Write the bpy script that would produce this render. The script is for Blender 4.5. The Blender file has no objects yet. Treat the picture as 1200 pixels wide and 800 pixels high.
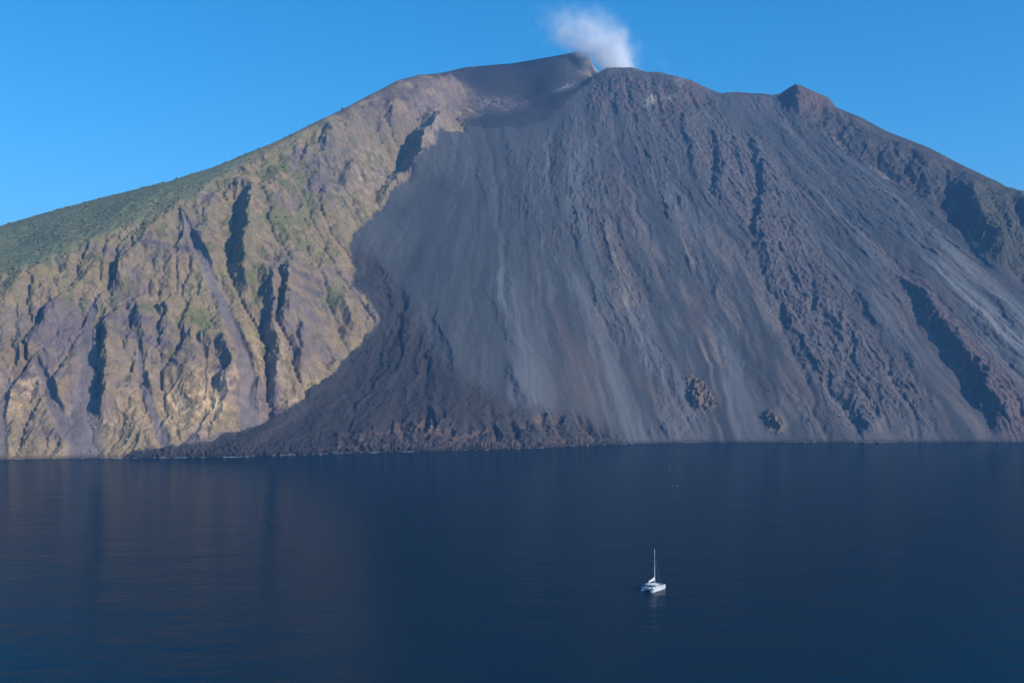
import bpy, bmesh, math, random
import numpy as np
from mathutils import Vector, Matrix

# ------------------------------------------------------------------ camera, sky, sun, exposure
scene = bpy.context.scene
R = math.radians
CAM_H = 106.0          # drone height above the sea (m)
F = 1200.0             # focal length in photo pixels (photo is 1200 x 800)
HOR = 425.0            # photo row of the horizon

cam = bpy.data.cameras.new('camera')
cam.sensor_width = 36.0
cam.lens = 36.0 * F / 1200.0
cam.shift_y = (HOR - 400.0) / 1200.0
cam.clip_start = 1.0
cam.clip_end = 60000.0
cam_ob = bpy.data.objects.new('camera', cam)
cam_ob.location = (0, 0, CAM_H)
cam_ob.rotation_euler = (R(90), 0, 0)
scene.collection.objects.link(cam_ob)
scene.camera = cam_ob

SUN_AZ = R(62)         # to the right of the camera's back
SUN_EL = R(28)
to_sun = Vector((math.sin(SUN_AZ) * math.cos(SUN_EL), -math.cos(SUN_AZ) * math.cos(SUN_EL), math.sin(SUN_EL)))

world = bpy.data.worlds.new('World')
scene.world = world
world.use_nodes = True
wn = world.node_tree
for n in list(wn.nodes):
    wn.nodes.remove(n)
sky = wn.nodes.new('ShaderNodeTexSky')
sky.sky_type = 'NISHITA'
sky.sun_disc = False
sky.sun_elevation = SUN_EL
sky.sun_rotation = math.atan2(to_sun.x, to_sun.y)
sky.altitude = 100
sky.air_density = 1.0
sky.dust_density = 0.6
sky.ozone_density = 9.0
bg = wn.nodes.new('ShaderNodeBackground')
bg.inputs['Strength'].default_value = 0.15
wo = wn.nodes.new('ShaderNodeOutputWorld')
hs = wn.nodes.new('ShaderNodeHueSaturation')
hs.inputs['Saturation'].default_value = 1.18
hs.inputs['Hue'].default_value = .488
wn.links.new(sky.outputs[0], hs.inputs['Color'])
wn.links.new(hs.outputs[0], bg.inputs[0])
wn.links.new(bg.outputs[0], wo.inputs[0])

sun = bpy.data.lights.new('sun', 'SUN')
sun.energy = 3.6
sun.angle = R(0.5)
sun.color = (1.0, 0.925, 0.82)
sun_ob = bpy.data.objects.new('sun', sun)
sun_ob.rotation_euler = to_sun.to_track_quat('Z', 'Y').to_euler()
sun_ob.location = (2000, -1000, 1500)
scene.collection.objects.link(sun_ob)

scene.render.engine = 'CYCLES'
scene.cycles.use_denoising = True
try:
    scene.cycles.denoiser = 'OPENIMAGEDENOISE'
    scene.cycles.denoising_prefilter = 'ACCURATE'
except Exception:
    pass
scene.cycles.max_bounces = 8
scene.cycles.diffuse_bounces = 2
scene.cycles.volume_bounces = 8
scene.cycles.volume_step_rate = 1.0
scene.view_settings.view_transform = 'Standard'
scene.view_settings.look = 'None'
scene.view_settings.exposure = 0.32
scene.view_settings.gamma = 1.0

# ------------------------------------------------------------------ helpers
rng = np.random.default_rng(7)
random.seed(7)
COL = scene.collection

def link(o, parent=None):
    COL.objects.link(o)
    if parent is not None:
        o.parent = parent
    return o

def tag(o, label=None, cat=None, group=None, kind=None):
    for k, v in (('label', label), ('category', cat), ('group', group), ('kind', kind)):
        if v:
            o[k] = v
    return o

def empty(name, loc=(0, 0, 0), rz=0.0):
    o = bpy.data.objects.new(name, None)
    o.location = loc
    o.rotation_euler = (0, 0, rz)
    return link(o)

def mat(name, color=(.5, .5, .5), rough=.6, metallic=0.0):
    m = bpy.data.materials.new(name)
    m.use_nodes = True
    b = m.node_tree.nodes['Principled BSDF']
    b.inputs['Base Color'].default_value = (*color, 1)
    b.inputs['Roughness'].default_value = rough
    b.inputs['Metallic'].default_value = metallic
    return m

def sm(e0, e1, x):
    t = np.clip((x - e0) / (e1 - e0), 0, 1)
    return t * t * (3 - 2 * t)

def hash2(ix, iy, seed):
    h = (ix.astype(np.uint32) * np.uint32(374761393) + iy.astype(np.uint32) * np.uint32(668265263) + np.uint32((seed * 974634777) & 0xffffffff))
    h = (h ^ (h >> np.uint32(13))) * np.uint32(1274126177)
    h = h ^ (h >> np.uint32(16))
    return h

def gnoise(x, y, seed=0):
    """2-D gradient noise, about -0.7..0.7"""
    x = np.asarray(x, np.float32); y = np.asarray(y, np.float32)
    xi = np.floor(x); yi = np.floor(y)
    fx = x - xi; fy = y - yi
    xi = xi.astype(np.int32); yi = yi.astype(np.int32)
    ux = fx * fx * fx * (fx * (fx * 6 - 15) + 10)
    uy = fy * fy * fy * (fy * (fy * 6 - 15) + 10)
    def g(dx, dy):
        a = hash2(xi + dx, yi + dy, seed).astype(np.float32) * np.float32(2 * math.pi / 4294967296.0)
        return np.cos(a) * (fx - dx) + np.sin(a) * (fy - dy)
    n00 = g(0, 0); n10 = g(1, 0); n01 = g(0, 1); n11 = g(1, 1)
    a = n00 + ux * (n10 - n00)
    b = n01 + ux * (n11 - n01)
    return (a + uy * (b - a)) * np.float32(1.4)

def fbm(x, y, oct=4, seed=0, gain=.5, lac=2.03):
    s = 0; a = 1.0; f = 1.0
    for i in range(oct):
        s = s + a * gnoise(x * f, y * f, seed + i * 17)
        a *= gain; f *= lac
    return s

def ridged(x, y, oct=4, seed=0, gain=.5, lac=2.03):
    s = 0; a = 1.0; f = 1.0; w = 1.0
    for i in range(oct):
        n = 1 - np.abs(gnoise(x * f, y * f, seed + i * 17)) * 1.6
        n = n * np.abs(n)
        s = s + a * n * w
        w = np.clip(n * 1.4, 0.15, 1)
        a *= gain; f *= lac
    return s

def boxblur(a, r, axis):
    k = 2 * r + 1
    p = [(0, 0), (0, 0)]
    p[axis] = (r + 1, r)
    c = np.cumsum(np.pad(a.astype(np.float64), p, mode='edge'), axis=axis)
    n = a.shape[axis]
    hi = np.take(c, np.arange(k, k + n), axis=axis)
    lo = np.take(c, np.arange(0, n), axis=axis)
    return (hi - lo) / k

# ------------------------------------------------------------------ the volcano: base surface
# Each column of the photo: the shore row, then (row, slope) up the mountain; the slope fixes how far
# back each point stands.  ('h', dD, dz) are hidden points behind a crest.
COLS = [
 (-420, 546, [(420, .8), (360, .5)]),
 (-200, 544, [(400, .9), (325, .42)]),
 (-60, 540.5, [(440, .80), (345, .95), (287, .36)]),
 (0, 538, [(440, .82), (325, .95), (265, .36)]),
 (50, 537.5, [(440, .82), (304, .95), (253, .37)]),
 (100, 537, [(440, .82), (283, .95), (239, .38)]),
 (150, 536.5, [(440, .82), (262, .93), (226, .39)]),
 (200, 536, [(440, .82), (240, .92), (212, .40)]),
 (240, 535.5, [(440, .84), (218, .90), (197, .42)]),
 (280, 535, [(490, .6), (400, .9), (197, .88), (181, .45)]),
 (310, 534, [(490, .55), (400, .95), (250, .85), (169, .75)]),
 (340, 533, [(495, .5), (400, .97), (250, .85), (157, .78)]),
 (370, 532, [(478, .55), (380, 1.0), (240, .82), (142, .8)]),
 (400, 531, [(440, .55), (330, 1.0), (200, .82), (127, .8)]),
 (425, 530, [(405, .6), (300, .85), (190, .85), (114, .8)]),
 (445, 530, [(385, .62), (245, .73), (170, .9), (104, .82)]),
 (470, 529, [(370, .65), (222, .72), (160, .92), (95, .8)]),
 (500, 528, [(350, .68), (200, .72), (140, .9), (95, .78), (87.5, .6)]),
 (515, 527.7, [(350, .685), (187, .72), (135, .8), (97, .65), (85, .62)]),
 (530, 527.5, [(345, .69), (172, .72), (130, .62), (100, .55), (82.5, .62)]),
 (545, 527.2, [(345, .695), (160, .725), (125, .52), (100, .55), (80.5, .65)]),
 (560, 527, [(340, .70), (150, .73), (120, .46), (78.5, .7)]),
 (590, 526, [(340, .71), (149, .735), (115, .48), (75.5, .75)]),
 (620, 525, [(340, .72), (149, .74), (110, .5), (72.5, .85)]),
 (650, 523.5, [(340, .73), (124, .755), (100, .55), (67.5, .9)]),
 (678, 522, [(340, .74), (103, .765), ('h', 50, -12), (62, .75)]),
 (690, 521.5, [(335, .742), (90, .768), ('h', 50, -15), (61, .75)]),
 (700, 521, [(335, .745), (80, .77), ('h', 60, -25), ('h', 130, 60), (70, .75)]),
 (715, 520.5, [(332, .748), (75, .773), ('h', 50, -18), ('h', 130, 10)]),
 (735, 520, [(330, .75), (74, .775), ('h', 40, -12), ('h', 60, -15), ('h', 150, 20)]),
 (770, 519, [(330, .75), (80, .775), ('h', 40, -12), ('h', 60, -15), ('h', 150, 5)]),
 (800, 518.5, [(330, .75), (92, .775), ('h', 60, -20), ('h', 200, -10)]),
 (825, 518, [(330, .745), (101, .77), ('h', 60, -12), ('h', 150, 5)]),
 (850, 518, [(330, .74), (112, .765), (108.5, .4)]),
 (880, 518, [(330, .735), (122, .76), (109, .55)]),
 (905, 518, [(330, .73), (130, .755), (108, .7)]),
 (932, 518, [(330, .725), (138, .745), (102, .9)]),
 (955, 518, [(330, .72), (146, .74), (110, .85)]),
 (980, 518, [(330, .72), (155, .735), (123, .8)]),
 (1010, 518, [(330, .72), (180, .73), (136, .72)]),
 (1040, 518, [(330, .72), (205, .725), (147, .72)]),
 (1070, 517.8, [(330, .72), (220, .72), (159, .73)]),
 (1100, 517.6, [(330, .72), (235, .72), (172, .74)]),
 (1130, 517.5, [(330, .72), (260, .72), (187, .75)]),
 (1160, 517.3, [(330, .72), (204, .76)]),
 (1200, 517, [(330, .73), (223, .78)]),
 (1260, 517, [(330, .75), (246, .78)]),
 (1400, 517, [(360, .75), (290, .75)]),
 (1700, 519, [(420, .75), (380, .6)]),
]
pts = []
for u, vs, prof in COLS:
    a = (u - 600) / F
    D = CAM_H * F / (vs - HOR); z = 0.0
    pts += [(a * (D - 120), D - 120, -70), (a * (D - 400), D - 400, -220)]
    pts.append((a * D, D, z))
    for p in prof:
        D0, z0 = D, z
        if p[0] == 'h':
            D += p[1]; z += p[2]
        else:
            t = (HOR - p[0]) / F
            D = (CAM_H - z0 + p[1] * D0) / (p[1] - t)
            z = CAM_H + t * D
            if D - D0 > 220:       # an in-between point keeps long faces straight
                pts.append((a * (D + D0) / 2, (D + D0) / 2, (z + z0) / 2))
        pts.append((a * D, D, z))
    pts.append((a * (D + 90), D + 90, z - 22))
    pts.append((a * (D + 260), D + 260, z - 110))
    zz = max(z - 420, -60)
    pts.append((a * (D + 800), D + 800, zz))
    pts.append((a * (D + 1700), D + 1700, min(zz - 400, -80)))
pts = np.array(pts)

def axis_steps(lo, hi, fn):
    out = [lo]
    while out[-1] < hi:
        out.append(out[-1] + fn(out[-1]))
    return np.array(out)
A = axis_steps(-1.05, 1.05, lambda a: .00086 if -.515 < a < .515 else (.0022 if -.56 < a < .56 else .012))
Y = axis_steps(1040, 4300, lambda y: 1.5 if y < 1560 else (1.5 + (y - 1560) * .0022 if y < 2600 else (6 if y < 2720 else 45)))
NC, NR = len(A), len(Y)
AA, YY = np.meshgrid(A, Y)
XX = AA * YY

SC = 1000.0
P = pts[:, :2] / SC
d = np.linalg.norm(P[:, None] - P[None], axis=2)
n = len(P)
M = np.zeros((n + 3, n + 3))
M[:n, :n] = -d + np.eye(n) * 2e-3
M[:n, n] = 1; M[:n, n + 1:] = P
M[n, :n] = 1; M[n + 1:, :n] = P.T
W = np.linalg.solve(M, np.r_[pts[:, 2], 0, 0, 0])
ZZ = np.zeros(XX.shape)
for r0 in range(0, NR, 40):
    x = (XX[r0:r0 + 40].ravel() / SC).astype(np.float32); y = (YY[r0:r0 + 40].ravel() / SC).astype(np.float32)
    acc = np.full(x.shape, W[n], np.float32) + W[n + 1] * x + W[n + 2] * y
    for i in range(n):
        acc -= np.float32(W[i]) * np.sqrt((x - np.float32(P[i, 0])) ** 2 + (y - np.float32(P[i, 1])) ** 2)
    ZZ[r0:r0 + 40] = acc.reshape(-1, NC)
for _ in range(2):
    ZZ = boxblur(ZZ, 7, 0)
    ZZ = boxblur(ZZ, 9, 1)

# bring the crest to the photo's skyline
SKY = [(-140, 320), (0, 265), (50, 250), (100, 237), (150, 224), (200, 212), (250, 196), (290, 180), (330, 163), (370, 143), (400, 129), (430, 113), (450, 103), (466, 94), (480, 91), (490, 88), (505, 87),
       (520, 85), (545, 79), (560, 77.5), (600, 74.5), (620, 71), (640, 67.5), (660, 64), (678, 60), (685, 59), (696, 66), (706, 80), (720, 79.5), (740, 79), (760, 85), (772, 84.5), (790, 89), (810, 94), (825, 102),
       (845, 109.5), (860, 108), (897, 110), (905, 111.5), (915.6, 109.5), (924, 103), (932.8, 98), (942, 103), (953, 107.5), (964, 112), (971, 114.5), (980, 126), (1010, 138), (1037, 153), (1081, 170), (1131, 195), (1178, 219), (1198, 224), (1260, 246), (1340, 272)]
su = np.array([p[0] for p in SKY]); sv_ = np.array([p[1] for p in SKY])
for it_ in range(3):
    ang = (ZZ - CAM_H) / YY
    rc = ang.argmax(0)
    amax = ang.max(0)
    want = (HOR - np.interp(600 + F * A, su, sv_)) / F
    inside = sm(-.62, -.53, A) * sm(.62, .53, A)
    inside = inside * np.maximum(sm(696, 686, 600 + F * A), sm(706, 722, 600 + F * A))
    da = (want - amax) * inside
    Yc = boxblur(Y[rc][None].astype(float), 18, 1)
    below = (amax[None] - ang) * F
    wt = np.where(np.arange(NR)[:, None] <= rc[None], sm(55, 0, below) * np.exp(-(np.maximum(Yc - YY, 0) / 200) ** 2), np.exp(-np.maximum(YY - Yc, 0) / 260))
    ZZ = ZZ + da[None] * YY * wt
# photo position of every base point (used only to find where on the mountain a feature stands)
UU = 600 + F * AA
VV = HOR - F * (ZZ - CAM_H) / YY
ang = (ZZ - CAM_H) / YY
run = np.maximum.accumulate(ang, axis=0)
vis = sm(-.010, -.002, ang - run)              # 1 on the faces turned to the sea
vis_hard = (ang >= run - .004)

# ------------------------------------------------------------------ maps in photo space, read back on the surface
MU0, MU1, MV0, MV1, MS = -140, 1340, 40, 560, 2.0
gu = np.arange(MU0, MU1, MS); gv = np.arange(MV0, MV1, MS)
GU, GV = np.meshgrid(gu, gv)
GU = GU.astype(np.float32); GV = GV.astype(np.float32)

def sample(img, u, v):
    x = np.clip((u - MU0) / MS, 0, len(gu) - 1.001); y = np.clip((v - MV0) / MS, 0, len(gv) - 1.001)
    xi = x.astype(np.int32); yi = y.astype(np.int32)
    fx = (x - xi).astype(np.float32); fy = (y - yi).astype(np.float32)
    return (img[yi, xi] * (1 - fx) + img[yi, xi + 1] * fx) * (1 - fy) + (img[yi + 1, xi] * (1 - fx) + img[yi + 1, xi + 1] * fx) * fy

def seg_dist(pl, closed=False):
    best = np.full(GU.shape, 1e9, np.float32); side = np.zeros(GU.shape, np.float32); par = np.zeros(GU.shape, np.float32)
    L = len(pl)
    N = L if closed else L - 1
    for i in range(N):
        x0, y0 = pl[i][:2]; x1, y1 = pl[(i + 1) % L][:2]
        dx, dy = x1 - x0, y1 - y0
        l2 = dx * dx + dy * dy + 1e-6
        t = np.clip(((GU - x0) * dx + (GV - y0) * dy) / l2, 0, 1)
        ex = GU - (x0 + t * dx); ey = GV - (y0 + t * dy)
        dd = np.sqrt(ex * ex + ey * ey)
        c = ex * dy - ey * dx            # > 0 to the right of a line that runs down the photo
        m = dd < best
        best = np.where(m, dd, best); side = np.where(m, np.sign(c), side); par = np.where(m, (i + t) / N, par)
    return best, side, par

def poly_mask(pl, soft=6.0):
    inside = np.zeros(GU.shape, bool)
    L = len(pl)
    for i in range(L):
        x0, y0 = pl[i]; x1, y1 = pl[(i + 1) % L]
        if y0 == y1:
            continue
        c = ((y0 > GV) != (y1 > GV)) & (GU < (x1 - x0) * (GV - y0) / (y1 - y0) + x0)
        inside ^= c
    dd, _, _ = seg_dist(pl, True)
    sd = np.where(inside, dd, -dd)
    return sm(-soft, soft, sd).astype(np.float32)

# warped photo coordinates so that outlines are ragged
w1 = fbm(XX / 55, YY / 55, 4, 3); w2 = fbm(XX / 55, YY / 55, 4, 91)
WU = UU + 7 * w1 + 2.2 * fbm(XX / 12, YY / 12, 3, 4); WV = VV + 5 * w2 + 1.5 * fbm(XX / 12, YY / 12, 3, 7)

# ------------------------------------------------------------------ zones
FLANK = [(-140, 40), (470, 40), (455, 99), (400, 131), (340, 162), (292, 186), (270, 203), (235, 228), (190, 246), (150, 263), (110, 280), (60, 302), (0, 326), (-140, 385)]
SCIARA = [(140, 560), (150, 533), (250, 512), (300, 495), (352, 472), (380, 446), (402, 424), (430, 396), (443, 380), (436, 360), (420, 335), (410, 300), (411, 272),
          (440, 248), (466, 228), (488, 205), (500, 188), (512, 168), (540, 155), (575, 149), (620, 152), (665, 118), (700, 88), (715, 78), (740, 76), (790, 82), (850, 108),
          (905, 116), (935, 140), (960, 155), (1000, 185), (1045, 212), (1080, 232), (1100, 240), (1130, 272), (1160, 305), (1200, 330), (1340, 390), (1340, 560)]
BOWL = [(470, 92), (530, 80), (680, 55), (705, 82), (690, 97), (655, 124), (615, 151), (575, 149), (545, 150), (560, 138), (605, 115), (540, 100), (522, 90)]
RIGHT = [(925, 90), (985, 115), (1340, 250), (1340, 390), (1200, 330), (1160, 305), (1130, 272), (1100, 240), (1045, 212), (1000, 185), (960, 155), (940, 140), (915, 120)]
DELTA = [(120, 560), (150, 533), (250, 512), (300, 495), (352, 472), (380, 446), (402, 424), (430, 396), (443, 380), (436, 360), (420, 335), (410, 300), (418, 282), (440, 300),
         (470, 345), (500, 400), (540, 440), (590, 470), (640, 480), (700, 505), (725, 522), (720, 560)]
ROUGH1 = [(800, 120), (860, 150), (920, 220), (960, 300), (1020, 390), (1090, 460), (1060, 490), (1010, 515), (985, 500), (940, 430), (900, 350), (880, 280), (840, 230), (800, 170)]
ROUGH2 = [(1040, 318), (1075, 330), (1130, 400), (1210, 470), (1260, 520), (1175, 520), (1140, 455), (1090, 390)]
CRATER = [(690, 82), (735, 74), (800, 84), (845, 108), (830, 135), (800, 150), (760, 140), (720, 125), (690, 115)]
SHORECLIFF = [(385, 540), (400, 512), (430, 505), (470, 492), (500, 490), (515, 482), (535, 500), (580, 505), (620, 492), (640, 478), (675, 488), (700, 505), (722, 520), (740, 535)]

OUT1 = [(806, 440), (813, 436), (824, 448), (838, 470), (833, 486), (822, 480), (812, 474), (803, 462)]
OUT2 = [(893, 480), (905, 483), (915, 495), (921, 506), (912, 512), (900, 500)]
def zone(pl, soft=5, warp=True):
    return sample(poly_mask(pl, soft), WU if warp else UU, WV if warp else VV)
z_flank = zone(FLANK, 5)
z_sci = zone(SCIARA, 1.3)
z_bowl = zone(BOWL, 4) * (1 - z_sci)
z_right = zone(RIGHT, 6) * (1 - z_sci)
z_delta = zone(DELTA, 14)
z_rough = np.maximum(zone(ROUGH1, 22), zone(ROUGH2, 14)) * z_sci
z_crater = zone(CRATER, 12)
z_shore = zone(SHORECLIFF, 7)
left_over = np.clip(1 - z_flank - z_sci - z_bowl - z_right, 0, 1)
z_cliff = left_over * sm(575, 535, UU + 10 * w1)
left_over = left_over - z_cliff
z_bowl = z_bowl + left_over * (UU < 715)
z_right = z_right + left_over * (UU >= 715)

# ------------------------------------------------------------------ flow lines of the scree slope
FLOW = [
 [(500, 205), (455, 245), (418, 275), (424, 340), (446, 385), (400, 440), (300, 500), (150, 536)],
 [(530, 180), (485, 260), (455, 330), (450, 400), (400, 480), (330, 533)],
 [(565, 155), (545, 230), (520, 320), (495, 400), (465, 470), (440, 530)],
 [(600, 150), (582, 240), (575, 330), (562, 420), (548, 530)],
 [(640, 150), (622, 230), (640, 330), (668, 440), (690, 522)],
 [(690, 110), (692, 200), (722, 320), (760, 430), (788, 520)],
 [(735, 90), (762, 190), (805, 310), (855, 430), (888, 520)],
 [(780, 95), (830, 180), (885, 280), (940, 400), (1008, 520)],
 [(825, 108), (902, 210), (985, 330), (1075, 460), (1120, 520)],
 [(880, 130), (960, 220), (1060, 330), (1150, 440), (1210, 515)],
 [(930, 140), (1030, 240), (1130, 330), (1240, 430)],
 [(970, 150), (1080, 230), (1200, 310), (1300, 380)],
 [(1010, 150), (1120, 220), (1240, 280)],
]
fp = np.array([(u / 300., v / 300.) for i, l in enumerate(FLOW) for u, v in l]); fs = np.array([i for i, l in enumerate(FLOW) for _ in l], float)
d = np.linalg.norm(fp[:, None] - fp[None], axis=2)
m = len(fp)
M = np.zeros((m + 3, m + 3)); M[:m, :m] = -d + np.eye(m) * .02; M[:m, m] = 1; M[:m, m + 1:] = fp; M[m, :m] = 1; M[m + 1:, :m] = fp.T
W2 = np.linalg.solve(M, np.r_[fs, 0, 0, 0])
Sg = W2[m] + W2[m + 1] * GU / 300 + W2[m + 2] * GV / 300
for i in range(m):
    Sg -= W2[i] * np.sqrt((GU / 300 - fp[i, 0]) ** 2 + (GV / 300 - fp[i, 1]) ** 2)
for _ in range(3):
    Sg = boxblur(boxblur(Sg, 5, 0), 5, 1)
SS = sample(Sg.astype(np.float32), UU + 2.0 * w1, VV)
TT = ZZ / 100.0                                    # height in hundreds of metres

# ------------------------------------------------------------------ scarps, gullies and ridges (photo polylines, read back on the surface)
disp = np.zeros(XX.shape, np.float32)
# (polyline, width of the steep face to the left px, height m, reach to the right px)
SCARPS = [
 ([(1046, 318), (1075, 342), (1102, 385), (1130, 420), (1148, 450), (1172, 490), (1178, 515)], 12, 22, 45.0),
 ([(872, 150), (884, 165), (892, 195), (894, 225), (886, 262), (899, 300), (908, 340)], 5.6, 9.9, 30.0),
 ([(828, 140), (838, 160), (844, 200), (839, 225), (846, 250)], 4.8, 8.6, 25.0),
 ([(806, 118), (803, 150), (809, 180), (818, 202)], 4.0, 5.9, 18.0),
 ([(858, 162), (866, 178), (876, 190)], 4.0, 5.9, 16.0),
 ([(1000, 330), (1012, 350), (1026, 372), (1040, 388)], 5.6, 6.6, 22.0),
 ([(948, 335), (965, 360), (985, 392), (995, 405)], 4.8, 5.3, 22.0),
 ([(915, 350), (930, 385), (950, 420), (972, 448)], 4.8, 5.9, 25.0),
 ([(985, 455), (1000, 475), (1015, 500), (1022, 514)], 7, 10, 24.0),
 ([(968, 420), (976, 445), (985, 470)], 3.2, 4.0, 14.0),
 ([(1058, 408), (1070, 426), (1078, 434)], 3.2, 3.3, 14.0),
 ([(1018, 455), (1032, 470), (1048, 482)], 2.4, 3.3, 14.0),
 ([(1012, 172), (1050, 200), (1090, 225)], 4.0, 4.6, 14.0),
 ([(1118, 206), (1136, 235), (1152, 262), (1170, 288), (1190, 305)], 24, 32, 26.0),
 ([(1065, 195), (1076, 205), (1090, 212)], 6.4, 5.3, 16.0),
 ([(1070, 172), (1082, 188), (1092, 205)], 6.4, 5.9, 18.0),
 ([(1196, 225), (1208, 255), (1224, 290)], 11, 10, 24.0),
 ([(1145, 330), (1175, 370), (1205, 400)], 6.4, 4.6, 25.0),
 ([(1100, 330), (1140, 370), (1180, 412), (1215, 445)], 5.6, 4.6, 25.0),
 ([(932, 99), (936, 112), (943, 130)], 14, 15, 20.0),
 ([(808, 448), (815, 462), (824, 480)], 6.4, 7.9, 14.0),
 ([(893, 480), (902, 492), (914, 506)], 7.2, 7.3, 10.0),
 ([(772, 492), (782, 508), (790, 518)], 4.8, 4.6, 12.0),
 ([(600, 160), (598, 182), (604, 205)], 3.2, 3.3, 10.0),
 ([(618, 218), (622, 238), (626, 260)], 2.4, 2.6, 10.0),
 ([(672, 240), (674, 262), (682, 300)], 3.2, 3.3, 14.0),
 ([(560, 160), (566, 220), (572, 255)], 2.4, 2.0, 14.0),
 ([(660, 175), (680, 195), (695, 215)], 3.2, 3.3, 12.0),
 ([(690, 365), (676, 390), (650, 430)], 4.0, 0.0, 12.0),
 ([(565, 330), (590, 380), (612, 420)], 4.0, 2.6, 16.0),
 ([(590, 420), (608, 455), (628, 480)], 6.4, 5.3, 20.0),
 ([(510, 350), (520, 400), (535, 450)], 5.6, 4.0, 20.0),
 ([(470, 320), (480, 360), (478, 410), (468, 450)], 6.4, 4.6, 22.0),
 ([(432, 290), (455, 330), (462, 360), (452, 400)], 4.8, 4.0, 14.0),
 ([(500, 470), (508, 490), (514, 505)], 4.8, 5.9, 12.0),
 # the left cliffs
 ([(292, 205), (293, 225), (290, 250), (284, 290), (286, 320), (297, 345)], 10.0, 34, 22.0),
 ([(277, 210), (279, 222), (276, 236)], 6.0, 12.5, 8.0),
 ([(303, 300), (312, 330), (318, 370), (322, 400), (327, 440), (325, 475)], 8.0, 20.8, 18.0),
 ([(345, 300), (338, 320), (333, 345), (336, 370), (328, 395)], 8.0, 18.7, 18.0),
 ([(133, 292), (139, 322), (142, 340)], 7.0, 15.6, 16.0),
 ([(118, 345), (128, 372), (131, 400), (127, 440), (123, 480), (124, 500)], 8.0, 18.7, 20.0),
 ([(156, 345), (160, 372), (172, 400)], 7.0, 14.6, 16.0),
 ([(182, 352), (190, 372)], 5.0, 9.4, 12.0),
 ([(214, 238), (216, 262), (213, 280)], 4.0, 10.4, 10.0),
 ([(231, 270), (234, 290), (246, 318)], 4.0, 9.4, 12.0),
 ([(238, 390), (242, 405), (252, 420)], 6.0, 12.5, 12.0),
 ([(264, 392), (258, 405), (268, 425), (262, 450), (272, 478)], 8.0, 18.7, 16.0),
 ([(388, 345), (404, 365), (408, 385), (412, 405)], 9.0, 20.8, 18.0),
 ([(520, 122), (506, 155), (493, 182), (487, 205), (484, 220)], 20.0, 47.8, 22.0),
 ([(470, 200), (462, 220), (446, 240)], 10.0, 18.7, 14.0),
 ([(386, 142), (390, 158), (381, 176)], 10.0, 16.6, 16.0),
 ([(408, 185), (410, 200), (402, 222)], 7.0, 12.5, 12.0),
 ([(425, 195), (428, 215)], 5.0, 9.4, 10.0),
 ([(372, 205), (378, 222), (376, 240)], 4.0, 9.4, 12.0),
 ([(60, 340), (55, 372), (48, 400)], 6.0, 8.3, 14.0),
 ([(30, 380), (24, 410), (28, 440)], 5.0, 8.3, 14.0),
 ([(175, 430), (172, 455), (176, 485)], 4.0, 8.3, 10.0),
 ([(200, 340), (196, 372), (186, 410)], 6.0, 9.4, 18.0),
 ([(352, 380), (356, 410), (352, 440)], 4.0, 9.4, 12.0),
 ([(395, 420), (388, 436)], 6.0, 10.4, 10.0),
 ([(298, 440), (302, 465), (306, 485)], 6.0, 14.6, 12.0),
 ([(455, 112), (462, 130), (458, 150)], 6.0, 8.3, 14.0),
]
jit = 4.5 * fbm(XX / 16, YY / 22, 4, 41) + 6.0 * fbm(XX / 60, YY / 60, 2, 61)
JU = UU + jit; JV = VV + 3 * w2
scarp_edge = np.zeros(XX.shape, np.float32)
for i, (pl, w, H, reach) in enumerate(SCARPS):
    if H == 0:
        continue
    bb, side, par = seg_dist(pl)
    sd = bb * side
    # steep face on the left from -w to 0, crest at 0, gentle fall to the right
    left = sm(-w, 0, sd); right = np.exp(-np.maximum(sd, 0) / reach)
    prof = np.where(sd < 0, left, right)
    gl = np.where((sd < -w), -.16 * np.exp((sd + w) / (w * 1.2)), 0)       # a shallow ditch at the foot
    ends = sm(0, .30, par) * sm(1.0, .72, par)
    far = np.exp(-np.maximum(bb - np.abs(sd) * 0 - reach * 2.5, 0) / 10)
    img = ((prof + gl * sm(-w * 4, -w, sd)) * ends * far * H).astype(np.float32)
    u0 = min(p[0] for p in pl) - reach * 4 - 20; u1 = max(p[0] for p in pl) + reach * 4 + 20
    c0, c1 = np.searchsorted(UU[0], [u0, u1])
    if c1 - c0 < 2:
        continue
    s_ = sample(img, JU[:, c0:c1], JV[:, c0:c1])
    disp[:, c0:c1] += s_

# ------------------------------------------------------------------ relief noise by zone
xs = XX; ys = YY * 1.15
# cliffs: ribs and gullies that run down the face, with finer crags
lean = xs - .10 * ys + 12 * w1
rib = ridged(lean / 62, ys / 190, 4, 11, .52) - .9
crag = ridged(lean / 20 + .3 * w2, ys / 34, 4, 23, .55) - .8
fine = fbm(xs / 6.5, ys / 8.0, 3, 37)
strata = np.sin((ZZ + .12 * XX + 9 * w1) / 5.2) * sm(-.1, .5, fbm(XX / 120, ZZ / 60, 2, 77))
s1 = fbm(SS * 2.2, TT * .28, 2, 5)
wS = SS + .22 * fbm(XX / 160, YY / 160, 3, 201)
s2 = fbm(wS * 6 + .5 * w1, TT * 1.3, 3, 6); s3 = ridged(wS * 14 + .6 * w1, TT * 4.0, 3, 8) - .8
patch = sm(-.05, .45, fbm(SS * 1.1, TT * .5, 3, 55))          # where the scree is broken by lava blocks
upper = sm(450, 190, VV)
plain = (1 - .9 * sm(650, 570, UU + 30 * w1 - .10 * (VV - 250))) * (1 - .85 * sm(175, 145, VV + .9 * (UU - 640)) * sm(700, 670, UU)) * (1 - .6 * np.exp(-((UU - 870) / 40) ** 2 - ((VV - 135) / 28) ** 2))
blocks = ridged(wS * 8 + .8 * w2, TT * 5.5 + .5 * w1, 4, 58, .6) - .8
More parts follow.
